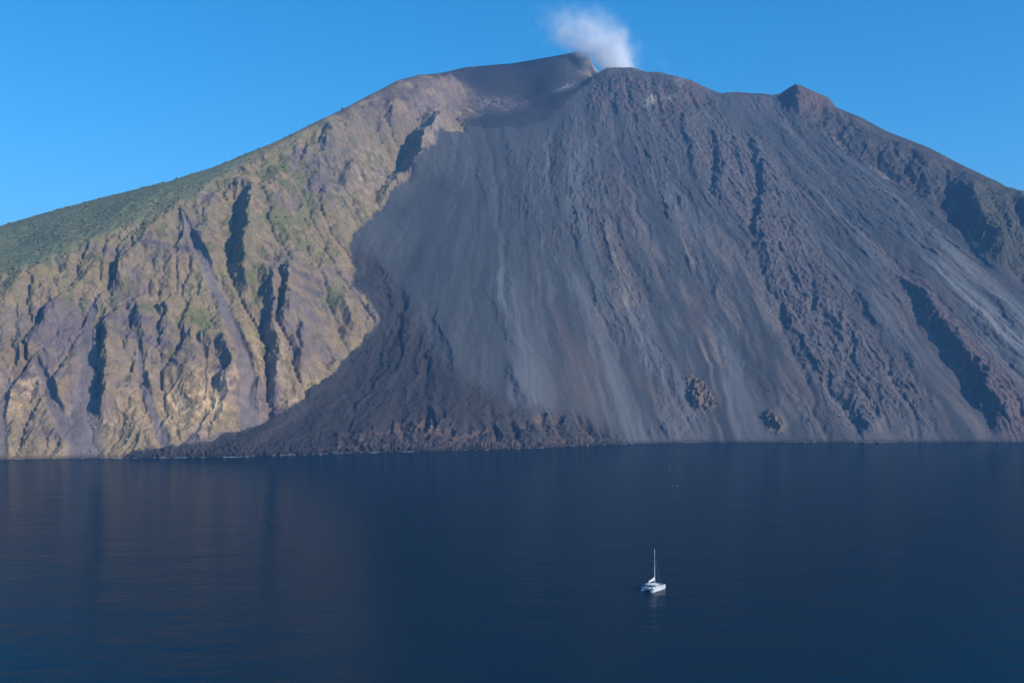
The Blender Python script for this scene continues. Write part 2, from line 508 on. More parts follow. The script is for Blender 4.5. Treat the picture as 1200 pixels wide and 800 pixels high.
macro = (rib * 5 + fbm(XX / 110, YY / 130, 3, 22) * 7 + fbm(xs / 26, ys / 30, 3, 24) * 3) * z_cliff
macro = macro + (s1 * (1.0 + 1.2 * plain) + fbm(XX / 22, YY / 26, 4, 202) * (.5 + 1.2 * plain * (patch + upper)) + s2 * (.05 + .5 * patch) * plain) * z_sci * (1 - z_rough) * (1 - z_delta)
macro = macro + (s2 * 2.0 + fbm(XX / 18, YY / 24, 4, 203) * 1.9) * z_rough * (1 - z_delta)
macro = macro + (s1 * 2.5 + (ridged(SS * 2.6 + .7 * w1, TT * .9 + .3 * w2, 4, 25, .5) - .8) * 2.4 + fbm(XX / 24, YY / 24, 4, 204) * 2.0) * z_delta * z_sci
macro = macro + ((ridged(XX / 26 + .5 * w1, YY / 40, 4, 35, .6) - .6) * 4.5) * z_shore
macro = macro + ((ridged(XX / 20, YY / 26, 4, 45, .55) - .8) * 3) * z_crater
macro = macro + (fbm(XX / 90, YY / 120, 3, 65) * 4) * z_bowl
macro = macro + ((ridged((XX - .8 * YY) / 60, (YY + .5 * XX) / 130, 4, 75, .55) - .8) * 5 + fbm(XX / 26, YY / 26, 3, 205) * 3) * z_right
macro = macro + (fbm(XX / 70, YY / 90, 3, 85) * 3 + fbm(XX / 24, YY / 24, 3, 206) * 1.5) * z_flank
crest = np.where(vis_hard, VV, 1e6).min(0)[None]
crest = boxblur(crest, 6, 1)
near_crest = .22 + .78 * sm(0, 16, VV - crest)
edge_fade = .25 + .75 * sm(0, 22, ZZ)
macro = macro * edge_fade * (.3 + .7 * vis) * near_crest
disp = disp * vis * sm(-2, 14, ZZ) + macro

gx = np.gradient(ZZ, axis=1) / np.maximum(np.gradient(XX, axis=1), 1e-3)
gy = np.gradient(ZZ, axis=0) / np.maximum(np.gradient(YY, axis=0), 1e-3) - gx * AA
gx = boxblur(boxblur(gx, 10, 0), 10, 1); gy = boxblur(boxblur(gy, 10, 0), 10, 1)
ln = np.sqrt(gx * gx + gy * gy + 1)

# running water: stream-power erosion cuts branching gullies into the soft faces
c_lo, c_hi = np.searchsorted(A, [-.535, .535]); r_hi = np.searchsorted(Y, 2600)
ci = np.arange(c_lo, c_hi, 3); ri_ = np.arange(0, r_hi, 3)
def sub(a):
    return a[np.ix_(ri_, ci)]
Ez = sub(ZZ + disp * ln).astype(np.float64); Ex = sub(XX); Ey = sub(YY)
rk_ = 1.0
K = sub(.0105 * z_cliff + .011 * z_right + z_sci * (.0010 + .0022 * plain * patch + .0012 * upper + .0042 * z_rough + .0016 * z_delta + .010 * z_shore + .006 * z_crater) + .0025 * z_flank + .0012 * z_bowl)
er, ec = Ez.shape
E0 = Ez.copy()
cell = np.abs(np.gradient(Ex, axis=1) * np.gradient(Ey, axis=0))
idx = np.arange(er * ec).reshape(er, ec)
nb = [(-1, -1), (-1, 0), (-1, 1), (0, -1), (0, 1), (1, -1), (1, 0), (1, 1)]
erng = np.random.default_rng(3)
Ez += erng.normal(0, .35, Ez.shape)
pad = lambda a, v: np.pad(a, 1, constant_values=v)
nd = []
for dr, dc in nb:
    px_ = np.pad(Ex, 1, mode='edge')[1 + dr:1 + dr + er, 1 + dc:1 + dc + ec]; py_ = np.pad(Ey, 1, mode='edge')[1 + dr:1 + dr + er, 1 + dc:1 + dc + ec]
    nd.append(np.maximum(np.hypot(px_ - Ex, py_ - Ey), 1.0))
NIT = 26
for it_ in range(NIT):
    best = np.full(Ez.shape, 1e-6); rec = idx.copy(); rd = np.ones(Ez.shape)
    Zp = pad(Ez, 1e9); Ip = pad(idx, 0)
    for k, (dr, dc) in enumerate(nb):
        sl = (Ez - Zp[1 + dr:1 + dr + er, 1 + dc:1 + dc + ec]) / nd[k] * erng.uniform(.72, 1.0, Ez.shape)
        mk = sl > best
        best = np.where(mk, sl, best); rec = np.where(mk, Ip[1 + dr:1 + dr + er, 1 + dc:1 + dc + ec], rec); rd = np.where(mk, nd[k], rd)
    rec = np.where(Ez <= 0, idx, rec)
    order = np.argsort(Ez.ravel(), kind='stable')
    ol = order.tolist(); rl = rec.ravel().tolist()
    ar = cell.ravel().tolist()
    for i in reversed(ol):
        r = rl[i]
        if r != i:
            ar[r] += ar[i]
    arr = np.array(ar)
    Fk = (K.ravel() * arr ** .45 / rd.ravel())
    fl_ = Fk.tolist(); zl = Ez.ravel().tolist()
    for i in ol:
        r = rl[i]
        if r != i:
            f = fl_[i]
            z_n = (zl[i] + f * zl[r]) / (1 + f)
            if z_n > zl[r]:
                zl[i] = z_n
    Ez = np.array(zl).reshape(er, ec)
    if it_ % 4 == 3:
        Ez = Ez * .8 + .2 * boxblur(boxblur(Ez, 1, 0), 1, 1)
cut = Ez - E0
cut = cut - boxblur(boxblur(cut, 14, 0), 14, 1) * .9
logA = np.log10(arr.reshape(er, ec))
logA = boxblur(boxblur(logA, 1, 0), 1, 1)
def upsample(a):
    fr = np.clip(np.arange(NR) / 3.0, 0, er - 1.001); fc = np.clip((np.arange(NC) - c_lo) / 3.0, 0, ec - 1.001)
    r0 = fr.astype(int); c0 = fc.astype(int); tr = (fr - r0)[:, None]; tcn_ = (fc - c0)[None]
    o_ = (a[np.ix_(r0, c0)] * (1 - tcn_) + a[np.ix_(r0, c0 + 1)] * tcn_) * (1 - tr) + (a[np.ix_(r0 + 1, c0)] * (1 - tcn_) + a[np.ix_(r0 + 1, c0 + 1)] * tcn_) * tr
    return o_
inside_e = ((np.arange(NC) >= c_lo) & (np.arange(NC) < c_hi))[None] * (np.arange(NR) < r_hi)[:, None]
CUT = np.clip(upsample(cut), -26, 14) * inside_e
FLOWA = upsample(logA) * inside_e
CUT = CUT * near_crest * vis * sm(-4, 6, ZZ)
print('cut', CUT.min(), CUT.max())
def steps(freq, seed, seg):
    f = wS3 * freq + .5 * gnoise(wS3 * freq * .5, TT * 1.6, seed)
    k_ = np.floor(f)
    am = sm(-.1, .42, gnoise(k_ * 7.31, TT * seg, seed + 1))
    return (1 - (f - k_)) ** 1.5 * am
wS3 = SS + .05 * fbm(XX / 60, YY / 60, 3, 220) + .018 * fbm(XX / 9, YY / 12, 2, 221)
st = steps(11, 230, 2.6) * 2.3 + steps(23, 240, 4.5) * 1.3 + steps(5, 250, 1.6) * 2.4
CUT = np.where(z_sci > .5, boxblur(boxblur(CUT, 2, 0), 2, 1), CUT)
disp = disp + CUT / ln
# finer crags after the water has done its work
total = (crag * 2.0 + fine * .9 + strata * 1.4) * z_cliff
total = total + st * z_sci * (1 - z_delta) * (plain * (.08 + .8 * upper + .35 * patch) * (1 - z_rough) + .8 * z_rough)
total = total + z_sci * (1 - z_rough) * (1 - z_delta) * (plain * .6 * blocks * (.2 + 1.1 * upper + .5 * patch) + plain * s3 * (.06 + .5 * patch + .25 * upper) + fbm(xs / 5, ys / 7, 3, 9) * (.05 + .45 * patch * plain))
total = total + z_rough * (1 - z_delta) * ((ridged(wS * 9 + .9 * w2, TT * 4.2, 4, 15, .6) - .8) * 1.8 + fbm(xs / 7, ys / 9, 3, 19) * 1.2)
total = total + z_delta * z_sci * fbm(xs / 8, ys / 8, 4, 29) * .9
total = total + z_shore * fbm(xs / 6, ys / 6, 3, 39) * 1.5 + z_crater * fine * 1.0 + z_bowl * fbm(xs / 8, ys / 8, 2, 66) * .2
total = total + z_right * ((ridged(xs / 18, ys / 24, 3, 76) - .8) * 2.0 + fine * .9) + z_flank * fbm(xs / 6, ys / 6, 2, 87) * .7
z_out = np.maximum(zone(OUT1, 2), zone(OUT2, 2))
total = total + z_out * ((ridged(XX / 9, YY / 9, 4, 311, .6) - .5) * 4)
# scree chutes inside the left cliff: hollowed and smoothed
CHUTES = [([(107, 352), (103, 400), (100, 450), (98, 536)], 7, 24), ([(212, 252), (232, 292), (256, 345), (278, 395), (290, 440), (292, 492)], 4, 12),
          ([(40, 420), (62, 470), (88, 515)], 5, 13), ([(160, 400), (172, 460), (190, 515)], 4, 8), ([(8, 440), (2, 480), (0, 530)], 4, 10)]
z_chute = np.zeros(XX.shape, np.float32)
for pl, wa, wb in CHUTES:
    bb, side, par = seg_dist(pl)
    w = wa + (wb - wa) * par
    img = sm(1.15, .55, bb / w) * sm(0, .06, par)
    z_chute = np.maximum(z_chute, sample(img.astype(np.float32), UU + 5 * w1, VV + 3 * w2))
disp = disp * (1 - .75 * z_chute) + z_chute * -3
total = total * (1 - .88 * z_chute)
total = total * edge_fade * (.3 + .7 * vis) * near_crest
# a rugged low lava shelf along the left half of the shore
shelf = sm(760, 700, UU) * sm(120, 170, UU) * sm(-3, 1, ZZ) * sm(16, 6, ZZ)
total = total + shelf * ((ridged(XX / 8 + .3 * w1, YY / 11, 4, 301, .6) - .65) * 2.4 + .6)
disp = disp + total
# peaks and skyline knobs
def knob(u, v, ru, h):
    g = np.exp(-((UU - u) / ru) ** 2 - ((VV - v) / (ru * 1.0)) ** 2)
    return h * g * vis
kn = knob(488, 90, 12, 3)

# move every point along the base normal
PX = XX - gx / ln * disp; PY = YY - gy / ln * disp; PZ = ZZ + disp / ln + kn
ang = (PZ - CAM_H) / PY
rc = ang.argmax(0); amax = ang.max(0)
da = ((HOR - np.interp(600 + F * A, su, sv_)) / F - amax) * inside
da = boxblur(da[None], 2, 1)[0]
wt = np.where(np.arange(NR)[:, None] <= rc[None], sm(40, 0, (amax[None] - ang) * F) * np.exp(-(np.maximum(Yc - YY, 0) / 200) ** 2), np.exp(-np.maximum(YY - Yc, 0) / 260))
PZ = PZ + da[None] * YY * wt

# ------------------------------------------------------------------ ground colours (the rock's, ash's and plants' own)
def C(r, g, b):
    return np.array([r, g, b], np.float32)
def mixc(col, c, f):
    return col + (c - col) * np.clip(f, 0, 1)[..., None]
big = fbm(XX / 130, YY / 130, 4, 101); mid = fbm(XX / 34, YY / 40, 4, 103); sml = fbm(XX / 9, YY / 11, 3, 105)
def spot(u, v, ru, rv, warp=12):
    return np.exp(-((UU + warp * w1 - u) / ru) ** 2 - ((VV + warp * w2 - v) / rv) ** 2)
# left cliff
c_cl = np.zeros(XX.shape + (3,), np.float32) + C(.375, .270, .145)
c_cl = mixc(c_cl, C(.22, .165, .152), sm(.05, .5, big + .5 * mid))                 # mauve-grey lava beds
c_cl = mixc(c_cl, C(.268, .218, .105), sm(-.12, .45, mid - .6 * big + .35 * sm(400, 200, VV)) * sm(500, 380, VV) * .8)      # dry grass
c_cl = mixc(c_cl, C(.64, .44, .24), np.clip(1.3 * spot(235, 465, 55, 30) + spot(25, 455, 26, 22) + .6 * spot(360, 465, 50, 30) + .5 * spot(310, 420, 30, 40), 0, 1) * sm(-.35, .4, mid + sml))
c_cl = mixc(c_cl, C(.48, .35, .26), (spot(430, 205, 24, 28) + .6 * spot(520, 120, 30, 40) + .5 * spot(110, 495, 40, 30)) * sm(-.3, .4, sml + mid))
c_cl = mixc(c_cl, C(.135, .103, .090), .92 * sm(190, 120, VV) * sm(-.7, .2, mid) * sm(380, 440, UU))          # browner near the top
c_cl = mixc(c_cl, C(.33, .255, .20), (spot(505, 165, 26, 50)) * .9)
c_cl = mixc(c_cl, C(.165, .135, .14), np.clip(spot(45, 390, 50, 22) + spot(180, 405, 45, 22) + spot(365, 345, 30, 28) + spot(228, 262, 20, 24) + spot(330, 312, 28, 20) + spot(170, 292, 70, 9) + spot(150, 375, 24, 24) + spot(258, 430, 14, 16) + spot(315, 470, 14, 26) + spot(390, 190, 26, 30) + .8 * spot(60, 500, 40, 16), 0, 1) * (.75 + .35 * np.sin((ZZ + .15 * XX) / 3.1)))
steep = np.hypot(np.gradient(PZ, axis=1) / np.maximum(np.gradient(XX, axis=1), .5), np.gradient(PZ, axis=0) / np.maximum(np.gradient(YY, axis=0), .5))
c_cl = mixc(c_cl, C(.21, .165, .145), sm(.95, 1.7, steep) * .6)                      # bare rock on the steepest faces
gully = sm(2.6, 3.7, FLOWA)
c_cl = mixc(c_cl, C(.215, .18, .165), gully * sm(.0, .4, big + .3) * .6)             # grey rubble in the gully beds
veg = sm(.2, .6, fbm(XX / 26, YY / 34, 4, 111) + .22 * sm(400, 250, VV) + .45 * gully - .15) * z_cliff * sm(500, 430, VV) * sm(120, 190, VV) * .6
veg = np.maximum(veg, np.clip(spot(340, 215, 40, 40, 18) * 1.0 + spot(298, 330, 22, 40) + spot(388, 350, 12, 14) + spot(240, 380, 14, 22) + spot(335, 275, 30, 20) + spot(130, 370, 10, 30), 0, 1) * sm(-.3, .3, mid) * z_cliff)
veg = veg * (1 - z_chute)
c_cl = mixc(c_cl, C(.140, .146, .060), veg)
c_cl = mixc(c_cl, C(.225, .187, .175), z_chute * .9)
c_cl = c_cl * C(.90, .86, .84) * (1 + .16 * sml + .17 * mid)[..., None]
# green outer flank
c_fl = np.zeros_like(c_cl) + C(.165, .172, .085)
c_fl = mixc(c_fl, C(.21, .19, .11), sm(.1, .6, mid + .6 * sml))
c_fl = mixc(c_fl, C(.12, .10, .09), sm(170, 120, VV))
c_fl = c_fl * (1 + .3 * sml)[..., None]
# scree
wS2 = SS + .10 * fbm(XX / 240, YY / 240, 3, 210) + .012 * w1
tone = fbm(wS2 * 2.0, TT * .38, 3, 121) + .5 * fbm(wS2 * 7, TT * .6, 3, 126); tone2 = fbm(wS2 * 12, TT * .9, 3, 122) + .6 * fbm(wS2 * 40, TT * 2.2, 2, 127) * (.4 + patch)
c_sc = np.zeros_like(c_cl) + C(.082, .083, .086)
c_sc = mixc(c_sc, C(.128, .127, .128), sm(-.1, .8, tone + .45 * tone2) * .85 * (.3 + .7 * plain))
c_sc = mixc(c_sc, C(.060, .060, .064), sm(.0, .7, -tone + .3 * tone2) * .7)
redn = fbm(wS2 * 2.3 + 7, TT * .7, 3, 123)
c_sc = mixc(c_sc, C(.125, .098, .092), sm(.0, .6, redn + .3 * tone2) * .65 * sm(560, 720, UU))
c_sc = mixc(c_sc, C(.185, .155, .135), sm(.15, .65, fbm(wS2 * 4.6, TT * .8, 4, 124) + .25 * tone2) * .7 * sm(640, 760, UU) * sm(150, 260, VV))
c_sc = mixc(c_sc, C(.150, .124, .118), z_rough * (.75 + .4 * tone2))
c_sc = mixc(c_sc, C(.158, .115, .108), zone(ROUGH2, 20) * .75)
# fans of paler dust, beige and reddish trails
TRAILS = [([(588, 280), (600, 360), (615, 430), (628, 492)], 8, 30, C(.155, .158, .162), .85), ([(655, 280), (690, 370), (720, 450), (748, 518)], 6, 26, C(.15, .152, .155), .8),
          ([(735, 320), (760, 400), (790, 460), (806, 518)], 8, 30, C(.16, .158, .158), .8), ([(825, 360), (858, 430), (890, 518)], 8, 32, C(.155, .155, .158), .85),
          ([(1030, 240), (1100, 312), (1160, 375), (1215, 432)], 5, 14, C(.22, .218, .218), .9), ([(1075, 250), (1140, 320), (1215, 390)], 5, 10, C(.185, .184, .186), .75),
          ([(706, 262), (722, 305), (742, 352)], 4, 8, C(.24, .20, .165), .8), ([(818, 378), (830, 400), (846, 425)], 5, 8, C(.25, .20, .16), .8), ([(860, 285), (880, 325), (912, 380)], 5, 12, C(.21, .17, .145), .75),
          ([(635, 335), (652, 372), (680, 425)], 6, 11, C(.135, .098, .09), .6), ([(870, 430), (890, 470), (900, 518)], 10, 20, C(.12, .098, .09), .4), ([(960, 460), (1010, 500), (1060, 518)], 10, 30, C(.165, .145, .14), .75),
          ([(770, 440), (795, 480), (812, 518)], 5, 14, C(.13, .105, .095), .5), ([(520, 230), (505, 300), (480, 360)], 12, 30, C(.066, .067, .072), .6), ([(690, 130), (715, 210), (740, 300)], 6, 12, C(.125, .1, .092), .5),
          ([(940, 150), (1010, 225), (1080, 290)], 14, 24, C(.060, .060, .064), .6), ([(560, 165), (548, 230), (540, 300)], 6, 12, C(.10, .10, .105), .5)]
for pl, wa, wb, cc, am in TRAILS:
    bb, side, par = seg_dist(pl)
    w = wa + (wb - wa) * par
    img = sm(1.3, .2, bb / w) * sm(0, .25, par)
    f_ = sample(img.astype(np.float32), UU + 4 * w1 + 9 * tone2, VV + 4 * w2)
    c_sc = mixc(c_sc, cc, f_ * am * (.85 + .6 * tone2))
c_dl = np.zeros_like(c_cl) + C(.050, .045, .047)
c_dl = mixc(c_dl, C(.072, .060, .058), sm(0, .5, fbm(SS * 6, TT * 1.4, 4, 125)))
c_sc = mixc(c_sc, c_dl, z_delta * (1 - .5 * sm(560, 680, UU)))
c_sc = mixc(c_sc, C(.132, .091, .080), z_shore * sm(-.3, .7, mid + sml))
c_sc = mixc(c_sc, C(.23, .15, .115), (spot(506, 500, 12, 9, 9) + spot(630, 492, 7, 5, 6) + .8 * spot(550, 508, 12, 4, 6)) * sm(-.4, .3, sml + mid))
z_out = np.maximum(zone(OUT1, 1.5), zone(OUT2, 1.5))
c_sc = mixc(c_sc, C(.23, .155, .118), z_out * (.75 + .5 * sml))
c_sc = mixc(c_sc, C(.14, .10, .09), z_crater * sm(-.1, .4, mid + .5 * sml))
c_sc = mixc(c_sc, C(.42, .36, .26), spot(763, 116, 5, 5, 2) + .6 * spot(783, 114, 6, 4, 3) + .5 * spot(797, 95, 8, 5, 3))
c_sc = mixc(c_sc, C(.15, .11, .10), .8 * spot(805, 108, 16, 14, 6))
c_sc = c_sc * (1 + .04 * sml + .12 * tone2 + .22 * np.maximum(z_rough, .5 * upper * plain) * sml)[..., None]
# ash bowl and summit
c_bo = np.zeros_like(c_cl) + C(.056, .054, .058)
c_bo = mixc(c_bo, C(.064, .060, .062), sm(0, .4, big))
c_bo = mixc(c_bo, C(.58, .42, .31), 1.6 * spot(694, 77, 11, 10, 3))
c_bo = mixc(c_bo, C(.35, .33, .32), .9 * np.exp(-(((UU - 662) + (VV - 103) * 1.6) / 7) ** 2 - ((VV - 103) / 6) ** 2) * sm(-.2, .3, sml))
c_bo = mixc(c_bo, C(.24, .185, .165), np.clip(1.3 * spot(585, 122, 32, 8, 5) + spot(475, 100, 50, 8, 5), 0, 1) * sm(-.5, .2, sml))
# right flank
c_ri = np.zeros_like(c_cl) + C(.072, .064, .060)
c_ri = mixc(c_ri, C(.115, .092, .080), sm(0, .5, mid))
c_ri = mixc(c_ri, C(.085, .088, .050), .6 * np.clip(spot(1160, 262, 24, 40) + spot(1175, 215, 25, 10) + .6 * spot(1200, 300, 30, 40), 0, 1))
c_ri = mixc(c_ri, C(.165, .104, .090), spot(955, 116, 24, 12, 4))
c_ri = mixc(c_ri, C(.30, .215, .17), np.exp(-(((VV - 204) - (UU - 1033) * .62) / 4) ** 2 - ((UU - 1033) / 13) ** 2) + .6 * np.exp(-(((VV - 150) - (UU - 968) * 1.0) / 5) ** 2 - ((UU - 968) / 22) ** 2) * sm(-.1, .4, sml))
c_ri = c_ri * (1 + .25 * sml)[..., None]
c_sc = c_sc * .84
c_bo = c_bo * .74
c_ri = c_ri * .9
cr_ = c_cl * z_cliff[..., None] + c_fl * z_flank[..., None] + c_sc * z_sci[..., None] + c_bo * z_bowl[..., None] + c_ri * z_right[..., None]
wsum = (z_cliff + z_flank + z_sci + z_bowl + z_right)[..., None]
colr = cr_ / np.maximum(wsum, .2)
# wet, wave-washed rock at the waterline
colr = colr * (1 - .45 * sm(5, 0.5, PZ))[..., None]
hid = (1 - vis)[..., None]
colr = np.clip(colr * (1 - hid) + C(.065, .062, .058) * hid, .012, .6)

grit = np.clip(.42 + .58 * (z_cliff * (1 - .7 * z_chute) + z_right + z_rough + z_shore + .6 * z_delta * z_sci + .5 * upper * plain * z_sci + .5 * z_crater + .6 * z_flank), 0, 1).reshape(-1, 1)
# ------------------------------------------------------------------ terrain material
tm = bpy.data.materials.new('volcanic_ground')
tm.use_nodes = True
nt = tm.node_tree
bs = nt.nodes['Principled BSDF']
at = nt.nodes.new('ShaderNodeAttribute'); at.attribute_name = 'ground_colour'
tc = nt.nodes.new('ShaderNodeTexCoord')
n1 = nt.nodes.new('ShaderNodeTexNoise'); n1.inputs['Scale'].default_value = .55; n1.inputs['Detail'].default_value = 4
n2 = nt.nodes.new('ShaderNodeTexNoise'); n2.inputs['Scale'].default_value = .22; n2.inputs['Detail'].default_value = 5; n2.inputs['Roughness'].default_value = .65
mr = nt.nodes.new('ShaderNodeMapRange'); mr.inputs[1].default_value = .25; mr.inputs[2].default_value = .75; mr.inputs[3].default_value = .72; mr.inputs[4].default_value = 1.28
mx = nt.nodes.new('ShaderNodeVectorMath'); mx.operation = 'SCALE'
bp = nt.nodes.new('ShaderNodeBump'); bp.inputs['Strength'].default_value = .8; bp.inputs['Distance'].default_value = 1.6
for nn in (n1, n2):
    nt.links.new(tc.outputs['Object'], nn.inputs['Vector'])
nt.links.new(n1.outputs['Fac'], mr.inputs[0])
for k_, b0, b1 in ((3, 1.0, .72), (4, 1.0, 1.28)):
    q_ = nt.nodes.new('ShaderNodeMapRange'); q_.inputs[3].default_value = b0; q_.inputs[4].default_value = b1
    nt.links.new(at.outputs['Alpha'], q_.inputs[0]); nt.links.new(q_.outputs[0], mr.inputs[k_])
nt.links.new(at.outputs['Alpha'], bp.inputs['Strength'])
nt.links.new(at.outputs['Color'], mx.inputs[0]); nt.links.new(mr.outputs[0], mx.inputs['Scale'])
nt.links.new(mx.outputs[0], bs.inputs['Base Color'])
nt.links.new(n2.outputs['Fac'], bp.inputs['Height']); nt.links.new(bp.outputs[0], bs.inputs['Normal'])
bs.inputs['Roughness'].default_value = .95
bs.inputs['Specular IOR Level'].default_value = .15

# ------------------------------------------------------------------ terrain mesh, one part per kind of ground
verts = np.stack([PX, PY, PZ], -1).reshape(-1, 3).astype(np.float32)
ii = np.arange(NR * NC).reshape(NR, NC)
quads = np.stack([ii[:-1, :-1], ii[:-1, 1:], ii[1:, 1:], ii[1:, :-1]], -1).reshape(-1, 4)
zq = PZ.reshape(-1)[quads].max(1)
keep = zq > -30
quads = quads[keep]
# vertex normals of the whole surface, shared by the parts so that no seam shows
dxu = np.gradient(np.stack([PX, PY, PZ], -1), axis=1); dyu = np.gradient(np.stack([PX, PY, PZ], -1), axis=0)
nrm = np.cross(dxu, dyu); nrm /= np.maximum(np.linalg.norm(nrm, axis=2, keepdims=True), 1e-9)
nrm = nrm.reshape(-1, 3).astype(np.float32)
flatc = colr.reshape(-1, 3)
part_id = np.zeros(XX.shape, np.int32)                  # 0 = cliff
part_id[z_flank > .5] = 1
part_id[z_sci > .5] = 2
part_id[(z_delta > .5) & (z_sci > .5)] = 3
part_id[(z_crater > .5) & (z_sci > .3)] = 4
part_id[z_bowl > .4] = 5
part_id[z_right > .5] = 6
part_id[~vis_hard] = 7
pid = part_id.reshape(-1)[quads[:, 0]]
PARTS = ['cliff', 'scrub_slope', 'scree_slope', 'lava_delta', 'crater_rim', 'ash_bowl', 'rocky_flank', 'back_slope']
PLAB = ['sunlit tan and mauve gullied cliff', 'dark green scrub slope above the cliff', 'smooth blue-grey scree slope streaked from crater to sea', 'dark rough lava apron at the foot of the slope',
        'broken reddish crater rim under the smoke', 'dark smooth ash bowl below the summit', 'brown rocky flank below the small red peak', None]
volcano = empty('volcano', (0, 1250, 0))
tag(volcano, 'dark steep volcano rising from the sea with a smoking crater', None, None, 'structure')
for k, nm in enumerate(PARTS):
    q = quads[pid == k]
    if len(q) == 0:
        continue
    used, inv = np.unique(q, return_inverse=True)
    inv = inv.reshape(-1)
    me = bpy.data.meshes.new(nm)
    me.vertices.add(len(used)); me.vertices.foreach_set('co', (verts[used] - np.array([0, 1250, 0], np.float32)).ravel())
    me.loops.add(len(inv)); me.loops.foreach_set('vertex_index', inv.astype(np.int32))
    me.polygons.add(len(q)); me.polygons.foreach_set('loop_start', np.arange(0, len(inv), 4, dtype=np.int32))
    me.update(calc_edges=True)
    me.shade_smooth()
    at_ = me.attributes.new('ground_colour', 'FLOAT_COLOR', 'POINT')
    at_.data.foreach_set('color', np.c_[flatc[used], grit[used]].astype(np.float32).ravel())
    try:
        cn = me.attributes.new('custom_normal', 'FLOAT_VECTOR', 'POINT')
        cn.data.foreach_set('vector', nrm[used].ravel())
    except Exception as e:
        print('normals', e)
    me.materials.append(tm)
    o = bpy.data.objects.new(nm, me)
    link(o, volcano)
    if PLAB[k]:
        o['label'] = PLAB[k]
    print(nm, len(q))

# ------------------------------------------------------------------ scrub on the flank and the cliff ledges
w_sc = (np.clip(z_flank * sm(120, 170, VV), 0, 1) * sm(-.15, .5, mid + .5 * sml) * .8 + veg * .30) * vis_hard * (PZ > 8) * (UU > -120) * (UU < 520)
w_sc = w_sc + np.clip(spot(1160, 262, 24, 40) + spot(1175, 215, 25, 10), 0, 1) * z_right * vis_hard * .4
area = np.gradient(XX, axis=1) * np.gradient(YY, axis=0)
w_ = (w_sc * area).ravel(); w_ = w_ / w_.sum()
NS = 4500
pick = rng.choice(len(w_), NS, p=w_)
ico = bmesh.new(); bmesh.ops.create_icosphere(ico, subdivisions=1, radius=1.0)
iv = np.array([v.co[:] for v in ico.verts], np.float32)
it = np.array([[v.index for v in f.verts] for f in ico.faces], np.int32); ico.free()
nv = len(iv)
sz = (rng.gamma(1.6, .36, NS) + .3).astype(np.float32)
sv = iv[None] * (1 + rng.normal(0, .22, (NS, nv, 1)).astype(np.float32))
sv = sv * np.stack([sz * rng.uniform(.8, 1.4, NS), sz * rng.uniform(.8, 1.4, NS), sz * rng.uniform(.55, .9, NS)], -1)[:, None].astype(np.float32)
sv = sv + verts[pick][:, None] + np.array([0, 0, .25], np.float32)
me = bpy.data.meshes.new('scrub')
tri = (it[None] + (np.arange(NS) * nv)[:, None, None]).reshape(-1)
me.vertices.add(NS * nv); me.vertices.foreach_set('co', sv.astype(np.float32).ravel())
me.loops.add(len(tri)); me.loops.foreach_set('vertex_index', tri.astype(np.int32))
me.polygons.add(len(tri) // 3); me.polygons.foreach_set('loop_start', np.arange(0, len(tri), 3, dtype=np.int32))
me.update(calc_edges=True)
scol = np.array([.115, .130, .058]) + rng.uniform(0, 1, (NS, 1)) * np.array([.055, .052, .018])
a_ = me.attributes.new('leaf_colour', 'FLOAT_COLOR', 'POINT')
a_.data.foreach_set('color', np.repeat(np.c_[scol, np.ones(NS)], nv, 0).astype(np.float32).ravel())
vm = bpy.data.materials.new('matt_cover'); vm.use_nodes = True
b_ = vm.node_tree.nodes['Principled BSDF']; b_.inputs['Roughness'].default_value = .9; b_.inputs['Specular IOR Level'].default_value = .1
an = vm.node_tree.nodes.new('ShaderNodeAttribute'); an.attribute_name = 'leaf_colour'
vm.node_tree.links.new(an.outputs['Color'], b_.inputs['Base Color'])
me.materials.append(vm)
scrub = link(bpy.data.objects.new('scrub', me))
tag(scrub, 'low green scrub scattered over the left flank and cliff ledges', 'scrub', None, 'stuff')

# ------------------------------------------------------------------ loose lava blocks strewn over the scree
w_bl = (z_sci * (.06 + .35 * patch * plain + .30 * upper * plain + 1.0 * z_rough + .45 * z_delta + .6 * z_crater + .5 * z_shore) + .25 * z_right + .10 * z_cliff) * sm(-.2, .5, sml + .6 * mid + .2) * vis_hard * (PZ > 4) * (UU > -60) * (UU < 1260)
w_ = (w_bl * area).ravel(); w_ = w_ / w_.sum()
NB = 14000
pick = rng.choice(len(w_), NB, p=w_)
sz = np.minimum(rng.gamma(1.3, .24, NB) + .25, 1.5).astype(np.float32)
bv = np.round(iv[None] * 1.35 + rng.normal(0, .18, (NB, nv, 3)).astype(np.float32), 1)
bv = bv * (sz[:, None] * rng.uniform(.7, 1.3, (NB, 3)).astype(np.float32))[:, None] * np.array([1, 1, .8], np.float32)
bv = bv + verts[pick][:, None] + (nrm[pick] * .25 * sz[:, None])[:, None]
me = bpy.data.meshes.new('lava_blocks')
tri = (it[None] + (np.arange(NB) * nv)[:, None, None]).reshape(-1)
me.vertices.add(NB * nv); me.vertices.foreach_set('co', bv.astype(np.float32).ravel())
me.loops.add(len(tri)); me.loops.foreach_set('vertex_index', tri.astype(np.int32))
me.polygons.add(len(tri) // 3); me.polygons.foreach_set('loop_start', np.arange(0, len(tri), 3, dtype=np.int32))
me.update(calc_edges=True)
bc = flatc[pick] * rng.uniform(.95, 1.9, (NB, 1))
a_ = me.attributes.new('leaf_colour', 'FLOAT_COLOR', 'POINT')
a_.data.foreach_set('color', np.repeat(np.c_[bc, np.ones(NB)], nv, 0).astype(np.float32).ravel())
me.materials.append(vm)
blocks_ob = link(bpy.data.objects.new('lava_blocks', me))
tag(blocks_ob, 'loose grey and reddish lava blocks strewn over the scree', 'rocks', None, 'stuff')

